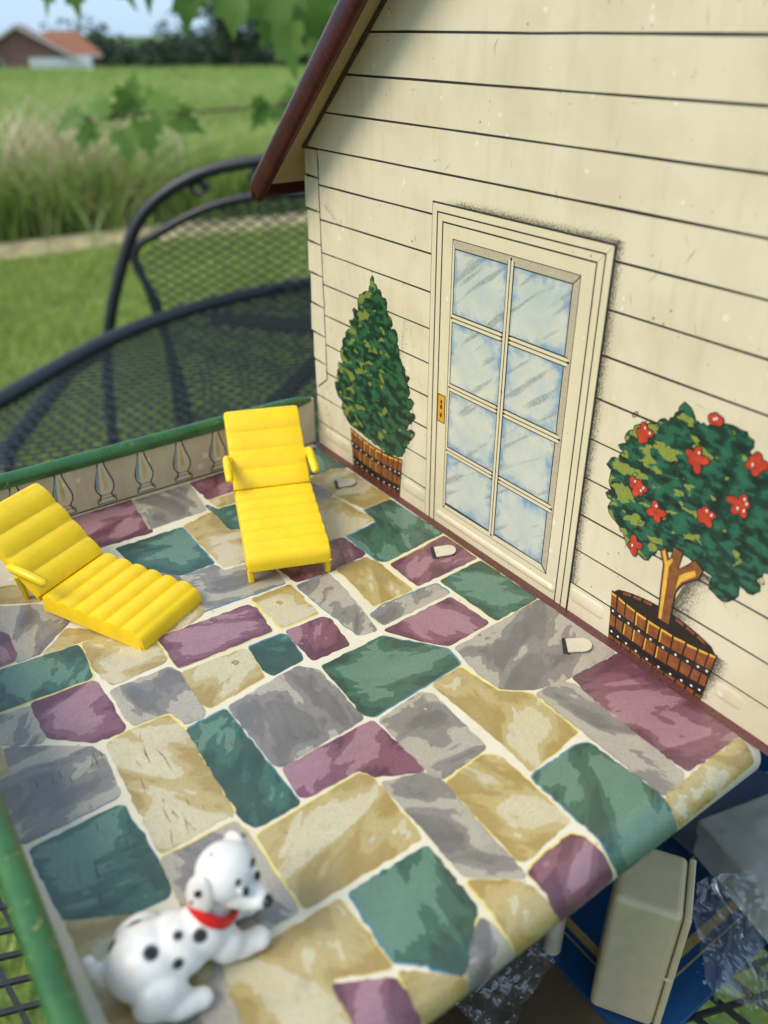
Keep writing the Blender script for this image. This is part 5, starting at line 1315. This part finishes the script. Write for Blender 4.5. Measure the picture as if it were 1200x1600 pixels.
M['lawn'] = leaf_mat('lawn_blades', [(0.2, (0.19, 0.27, 0.04, 1)), (0.5, (0.36, 0.44, 0.08, 1)), (0.85, (0.54, 0.58, 0.17, 1))], patch=3.5)
M['tall'] = leaf_mat('tall_grass_blades', [(0.2, (0.15, 0.25, 0.045, 1)), (0.55, (0.32, 0.44, 0.10, 1)), (0.9, (0.56, 0.60, 0.22, 1))], patch=0.5)
M['dry'] = leaf_mat('dry_stalks', [(0.2, (0.40, 0.32, 0.17, 1)), (0.8, (0.64, 0.54, 0.34, 1))], 0.2)
def scatter(n_, d0, d1, a_lo, a_hi, power=1.0, seed=1, bumpz=None):
    r_ = np.random.default_rng(seed)
    d = d0+(d1-d0)*r_.uniform(0, 1, n_)**power
    a = d*(a_lo+(a_hi-a_lo)*r_.uniform(0, 1, n_))+r_.uniform(-0.3, 0.3, n_)
    X = G0.x+RT.x*a+FW.x*d; Y = G0.y+RT.y*a+FW.y*d
    Z = np.array([zg(q) for q in d])
    edge = 5.95+0.58*np.clip(a, -3.0, 0.6)
    ok = (d < edge-0.42) if seed == 1 else ((d > edge) | (r_.uniform(0, 1, n_) < 0.004))
    return np.stack([X, Y, Z], 1)[ok], d[ok], a[ok]
pos, d, a = scatter(100000, 0.35, 6.2, -0.75, 0.45, 0.75, 1)
r_ = np.random.default_rng(3)
tag(blade_mesh('lawn', pos, r_.uniform(0.025, 0.06, len(pos)), r_.uniform(0.003, 0.006, len(pos)), 0.8, M['lawn'], 2, 2), 'short mown green lawn under and beyond the table', 'lawn', kind='stuff')
pos, d, a = scatter(90000, 3.9, 16.0, -0.60, 0.15, 1.2, 5)
h = r_.uniform(0.35, 0.80, len(pos))*np.where(d < 8, 0.85, 1.0)
tag(blade_mesh('tall_grass', pos, h, r_.uniform(0.008, 0.016, len(pos)), 0.9, M['tall'], 4, 4), 'tall green meadow grass beyond the mown lawn', 'grass', kind='stuff')
pos, d, a = scatter(45000, 14.0, 70.0, -0.56, 0.10, 1.2, 6)
tag(blade_mesh('meadow', pos, r_.uniform(0.4, 0.75, len(pos)), r_.uniform(0.03, 0.06, len(pos)), 0.7, M['tall'], 2, 5), 'far green meadow stretching to the brick house', 'grass', kind='stuff')
pos, d, a = scatter(800, 3.9, 6.2, -0.47, -0.24, 1.0, 8)
tag(blade_mesh('dry_grass', pos, r_.uniform(0.35, 0.95, len(pos)), r_.uniform(0.010, 0.030, len(pos)), 1.1, M['dry'], 5, 9), 'bent dry straw stalks at the edge of the meadow', 'dry grass', kind='stuff')
pos, d, a = scatter(170, 4.3, 5.6, -0.47, -0.30, 1.0, 12)
tag(blade_mesh('straw_stalks', pos, r_.uniform(0.55, 0.98, len(pos)), r_.uniform(0.022, 0.045, len(pos)), 0.75, M['dry'], 6, 14), 'thick pale straw stalks standing at the left end of the meadow edge', 'dry grass', kind='stuff')
# pale strip of cut straw along the edge of the meadow
M['straw'] = simple('straw_litter', srgb(170, 156, 118), 0.9, 0.45, 9.0)
vs = []; fs = []
for k, a in enumerate(np.linspace(-3.2, 2.2, 33)):
    e_ = 5.95+0.58*max(-3.0, min(0.6, a))+0.05*math.sin(a*3.1)+0.03*math.sin(a*8.3)
    for j, (d, dz) in enumerate(((-0.46, 0.004), (-0.34, 0.02), (-0.10, 0.025), (0.06, 0.004))):
        p = gp(a, e_+d); vs.append((p.x, p.y, zg(e_+d)+dz+0.012*noise.noise(Vector((a*4, j, 0)))))
for k in range(32):
    for j in range(3): fs.append((k*4+j, (k+1)*4+j, (k+1)*4+j+1, k*4+j+1))
m_ = MB(); m_.add(vs, fs); tag(m_.build('path', M['straw']), kind='structure')

# ------------------------------------------------------------------ brick house across the meadow
def brick_mat():
    m = NT('red_brick', 0.85, 0.2)
    b = m.node('ShaderNodeTexBrick', Scale=1.0, Color1=(0.22, 0.06, 0.045, 1), Color2=(0.28, 0.085, 0.06, 1), Mortar=(0.35, 0.3, 0.26, 1))
    b.inputs['Mortar Size'].default_value = 0.012; b.inputs['Brick Width'].default_value = 0.22; b.inputs['Row Height'].default_value = 0.075
    mp = m.node('ShaderNodeMapping'); m.l.new(m.coord(), mp.inputs['Vector']); mp.inputs['Rotation'].default_value = (R(90), 0, 0)
    m.l.new(mp.outputs[0], b.inputs['Vector'])
    n_ = m.noise(m.coord(), 0.7, 4.0, 0.6)
    m.base(m.mix(m.ramp(n_, [(0.4, grey(0)), (0.7, grey(0.4))]), b.outputs['Color'], (0.16, 0.05, 0.04, 1)))
    return m.mat
M['brick'] = brick_mat()
M['shingle'] = simple('brown_shingles', srgb(140, 92, 66), 0.9, 0.25, 6.0)
M['trim'] = simple('white_trim', srgb(205, 198, 190), 0.6, 0.08, 3.0)
M['garage'] = simple('white_garage_door', srgb(232, 232, 232), 0.5, 0.04, 2.0)
M['glass'] = simple('dark_window', (0.03, 0.035, 0.045, 1), 0.1, 0.2, 2.0)
hc = gp(-25.7, 67.0)
bh = tag(empty('brick_house', (hc.x, hc.y, -3.95), math.atan2(RT.y, RT.x)+R(18)), 'red brick house with brown roof and white garage door behind the meadow', 'house')
# local: x right, y away, z up; gable peak at x=0
m_ = MB(); gp_ = [(-3.4, 0.0), (3.3, 0.0), (3.3, 2.22), (0.0, 4.02), (-3.4, 2.16)]
m_.prism(gp_, lambda a_, b_, h: (a_, -h, b_), -9.0, 0.0); m_.build('wall', M['brick'], bh)
m_ = MB(); m_.box(3.3, 5.25, 0.5, 9.0, 0.0, 2.30); m_.build('wall', M['brick'], bh)
m_ = MB()
for s_, xe in ((1, 3.75), (-1, -3.85)):
    za = 4.16-abs(xe)*0.545
    m_.add([(0, -0.45, 4.16), (xe, -0.45, za), (xe, 9.3, za), (0, 9.3, 4.16), (0, -0.45, 4.02), (xe, -0.45, za-0.14), (xe, 9.3, za-0.14), (0, 9.3, 4.02)], [(0, 1, 2, 3), (7, 6, 5, 4), (0, 4, 5, 1), (1, 5, 6, 2), (2, 6, 7, 3)])
rf = m_.build('roof', M['shingle'], bh)
for s_, xe in ((1, 3.75), (-1, -3.85)):
    za = 4.16-abs(xe)*0.545; m_ = MB()
    m_.add([(0, -0.47, 4.17), (xe, -0.47, za+0.01), (xe, -0.47, za-0.22), (0, -0.47, 3.94), (0, -0.452, 4.17), (xe, -0.452, za+0.01), (xe, -0.452, za-0.22), (0, -0.452, 3.94)], [(0, 3, 2, 1), (4, 5, 6, 7), (0, 1, 5, 4), (3, 7, 6, 2), (1, 2, 6, 5)])
    m_.build('barge_board', M['trim'], rf)
m_ = MB()                                                  # hipped wing
e = [(1.6, 0.1, 2.26), (5.55, 0.1, 2.26), (5.55, 9.3, 2.26), (1.6, 9.3, 2.26)]; r0, r1 = (1.6, 4.4, 3.72), (4.05, 4.4, 3.72)
m_.add(e+[r0, r1], [(0, 1, 5, 4), (1, 2, 5), (2, 3, 4, 5), (0, 4, 3), (3, 2, 1, 0)]); m_.build('roof', M['shingle'], bh)
m_ = MB(); m_.box(1.6, 5.55, 0.06, 0.12, 2.08, 2.24); m_.build('gutter', M['trim'], bh)
m_ = MB(); m_.box(0.45, 4.75, -0.06, -0.004, 0.0, 2.08) ; m_.box(3.3, 4.75, -0.004, 0.49, 0.0, 2.08); gd = m_.build('garage_door', M['garage'], bh)
for k in range(3):
    m_ = MB(); m_.box(0.47, 4.73, -0.066, -0.061, 0.50+k*0.52, 0.515+k*0.52); m_.build('panel_joint', M['trim'], gd)
m_ = MB(); m_.box(-2.4, -1.3, -0.05, -0.004, 0.9, 2.0); wdw = m_.build('window', M['trim'], bh)
m_ = MB(); m_.box(-2.3, -1.4, -0.07, -0.051, 1.0, 1.9); m_.build('pane', M['glass'], wdw)

# ------------------------------------------------------------------ trees
def leaf_cloud(centres, n_, size, rs):
    """n_ small bent leaf faces spread through ellipsoid clumps"""
    V = []; F = []; tone = []
    for i in range(n_):
        c, rad = centres[rs.randrange(len(centres))]
        while True:
            q = Vector((rs.uniform(-1, 1), rs.uniform(-1, 1), rs.uniform(-1, 1)))
            if q.length <= 1: break
        q = q*(0.55+0.45*q.length)
        p = Vector(c)+Vector((q.x*rad[0], q.y*rad[1], q.z*rad[2]))
        s_ = size*rs.uniform(0.6, 1.3); u = Vector((rs.uniform(-1, 1), rs.uniform(-1, 1), rs.uniform(-.6, .6))).normalized(); w = u.cross(Vector((rs.uniform(-1, 1), rs.uniform(-1, 1), rs.uniform(-1, 1)))).normalized()
        b = len(V); V += [tuple(p-u*s_), tuple(p+w*s_*0.5), tuple(p+u*s_), tuple(p-w*s_*0.5)]; F.append((b, b+1, b+2, b+3))
        tone += [rs.random()]*4
    return V, F, tone
M['wood_leaf'] = leaf_mat('distant_leaves', [(0.2, (0.016, 0.034, 0.018, 1)), (0.8, (0.05, 0.085, 0.04, 1))], 0.2, 0.6, 0.3)
M['trunk'] = simple('grey_bark', (0.09, 0.07, 0.05, 1), 0.9, 0.3, 12.0)
rs = random.Random(21); cl = []
for k in range(90):
    u = -0.345+0.5*k/90; d = rs.uniform(150, 175); top = rs.uniform(2.2, 4.6) + (1.6 if 0.3 < math.sin(k*0.31) else 0)
    p = gp(u*d, d); cl.append(((p.x, p.y, zg(d)+top*0.75), (rs.uniform(2.5, 4.5), rs.uniform(2.5, 4.5), top*0.8)))
V, F, tone = leaf_cloud(cl, 15000, 0.55, rs)
me = mesh_data('treeline', V, F, M['wood_leaf'], attrs={'tone': tone}); tag(link('treeline', me), 'dark far-off tree line along the horizon', 'trees', kind='stuff')
def tree(u, d, h_, r_, label, seed):
    rs = random.Random(seed); p = gp(u*d, d)
    t = tag(empty('leafy_tree', (p.x, p.y, zg(d))), label, 'tree', 'trees behind the meadow')
    m_ = MB(); m_.tube([(0, 0, 0), (0.1, 0, h_*0.3), (-0.1, 0.1, h_*0.55), (0.1, 0, h_*0.8)], [r_*0.09, r_*0.07, r_*0.05, r_*0.02], 8)
    for k in range(6):
        a = k*1.05; m_.tube([(0, 0, h_*(0.28+0.07*k)), (math.cos(a)*r_*0.4, math.sin(a)*r_*0.4, h_*(0.42+0.07*k)), (math.cos(a)*r_*0.75, math.sin(a)*r_*0.75, h_*(0.5+0.06*k))], [r_*0.04, r_*0.03, r_*0.01], 6)
    m_.build('trunk', M['trunk'], t)
    cl = [((rs.gauss(0, r_*0.42), rs.gauss(0, r_*0.42), h_*rs.uniform(0.28, 0.92)), [rs.uniform(0.22, 0.42)*r_]*3) for _ in range(26)]
    V, F, tone = leaf_cloud(cl, 4200, 0.17, rs)
    link('crown', mesh_data('crown', V, F, M['wood_leaf'], attrs={'tone': tone}), t)
tree(-0.155, 88, 7.0, 3.3, 'dark leafy tree left of the roof edge, lowest of three', 1)
tree(-0.110, 78, 8.6, 3.6, 'dark leafy tree behind the meadow, middle of three', 2)
tree(-0.062, 72, 10.0, 4.0, 'tall dark leafy tree right behind the maroon roof edge', 3)

# ------------------------------------------------------------------ overhanging maple boughs
M['maple'] = leaf_mat('maple_leaf', [(0.2, (0.06, 0.15, 0.025, 1)), (0.55, (0.15, 0.27, 0.05, 1)), (0.9, (0.30, 0.42, 0.10, 1))], 0.5, 0.45, 6.0)
M['twig'] = simple('brown_twig', (0.10, 0.065, 0.04, 1), 0.8, 0.3, 60.0)
LOBE = [(0, -0.10), (0.10, -0.05), (0.32, -0.16), (0.30, -0.02), (0.50, 0.10), (0.38, 0.16), (0.46, 0.34), (0.26, 0.28), (0.22, 0.36), (0.26, 0.56), (0.12, 0.58), (0.0, 0.92)]
LEAF = LOBE + [(-x, y) for x, y in LOBE[::-1][1:-1]]
def maple_leaf(base, tip_dir, up, size, parent, seed, o0):
    rs = random.Random(seed)
    d = Vector(tip_dir).normalized(); s_ = d.cross(Vector(up)).normalized(); n_ = s_.cross(d)
    pts, tris, _ = cdt(LEAF, 0.22)
    vs = [tuple(Vector(base)-o0 + s_*x*size*rs.uniform(.98, 1.02) + d*(y+0.1)*size + n_*size*(0.28*abs(x)-0.22*y*y+0.05*math.sin(9*x+seed))) for x, y in pts]
    m_ = MB(); m_.add(vs, tris)
    return smooth_shade(m_.build('leaf', M['maple'], parent, attrs={'tone': [rs.random()]*len(vs)}), 180)
def cam_pt(u, v, dist):
    """a point in the air, given as bearing and distance from the photographer's standpoint"""
    q = Vector(((u-600)/1283.8, (800-v)/1283.8, -1.0)); return CAM + (Euler(cam.rotation_euler).to_matrix() @ q)*dist
def bough(path, leaves, label, seed, r_=0.006):
    P = [Vector(p) for p in path]; o0 = P[0].copy(); rs = random.Random(seed)
    b = tag(empty('maple_bough', o0), label, 'branch', 'maple boughs overhead')
    m_ = MB(); m_.tube([tuple(p-o0) for p in P], [r_*(1-0.7*i/(len(P)-1)) for i in range(len(P))], 7); m_.build('twig', M['twig'], b)
    for i, (pt, dr, sz) in enumerate(leaves):
        pt = Vector(pt)
        near = min((P[k].lerp(P[k+1], t) for k in range(len(P)-1) for t in (0, .25, .5, .75, 1)), key=lambda q: (q-pt).length)
        m_ = MB(); mid = near.lerp(pt, 0.5)+Vector((0, 0, -0.004)); m_.tube([tuple(near-o0), tuple(mid-o0), tuple(pt+Vector(dr).normalized()*sz*0.1-o0)], 0.0012, 5); m_.build('stalk', M['twig'], b)
        maple_leaf(pt, dr, (-FW.x+rs.uniform(-.5, .5), -FW.y+rs.uniform(-.5, .5), rs.uniform(0.2, 0.9)), sz, b, seed*50+i, o0)
    return b
rx = Vector((RT.x, RT.y, 0))
def lv(u, v, dist, ang, sz): return (cam_pt(u, v, dist), rx*math.sin(ang)+Vector((0, 0, -math.cos(ang)))-Vector((FW.x, FW.y, 0))*0.25, sz)
bough([cam_pt(640, -190, 1.65), cam_pt(520, -90, 1.6), cam_pt(410, -70, 1.55), cam_pt(300, -60, 1.5), cam_pt(150, -75, 1.5), cam_pt(40, -70, 1.5)],
      [lv(300, -42, 1.5, -0.25, .105), lv(345, -38, 1.52, 0.15, .10), lv(405, -48, 1.55, 0.1, .125), lv(450, -40, 1.5, -0.3, .12), lv(478, -20, 1.55, 0.35, .12), lv(440, 20, 1.6, 0.2, .12), lv(515, -30, 1.6, 0.1, .13), lv(500, 30, 1.65, -0.2, .10),
       lv(110, -50, 1.5, 0.05, .085), lv(85, -48, 1.48, -0.4, .08), lv(180, -62, 1.5, 0.3, .085), lv(235, -62, 1.5, -0.2, .085), lv(285, -60, 1.5, 0.5, .09), lv(560, -60, 1.6, 0.0, .13), lv(390, -20, 1.62, -0.5, .10), lv(540, 10, 1.7, 0.3, .12)],
      'green maple bough with lobed leaves hanging into the top of the picture', 1)
bough([cam_pt(640, 130, 2.3), cam_pt(480, 160, 2.25), cam_pt(400, 168, 2.2), cam_pt(300, 175, 2.2), cam_pt(200, 178, 2.15), cam_pt(120, 190, 2.15)],
      [lv(210, 150, 2.15, -0.9, .10), lv(175, 165, 2.15, -1.4, .10), lv(250, 160, 2.2, 0.7, .10), lv(225, 185, 2.2, 0.1, .11), lv(150, 190, 2.15, -0.7, .11), lv(190, 200, 2.15, 0.2, .10), lv(275, 178, 2.2, 1.0, .09), lv(130, 180, 2.12, -1.2, .09), lv(240, 170, 2.1, 2.4, .09), lv(440, 150, 2.25, 0.8, .12), lv(470, 130, 2.25, 1.4, .12), lv(420, 158, 2.2, -0.6, .09), lv(205, 165, 2.2, 2.8, .09)],
      'low thin maple bough with dark leaves crossing in front of the meadow', 2, 0.005)
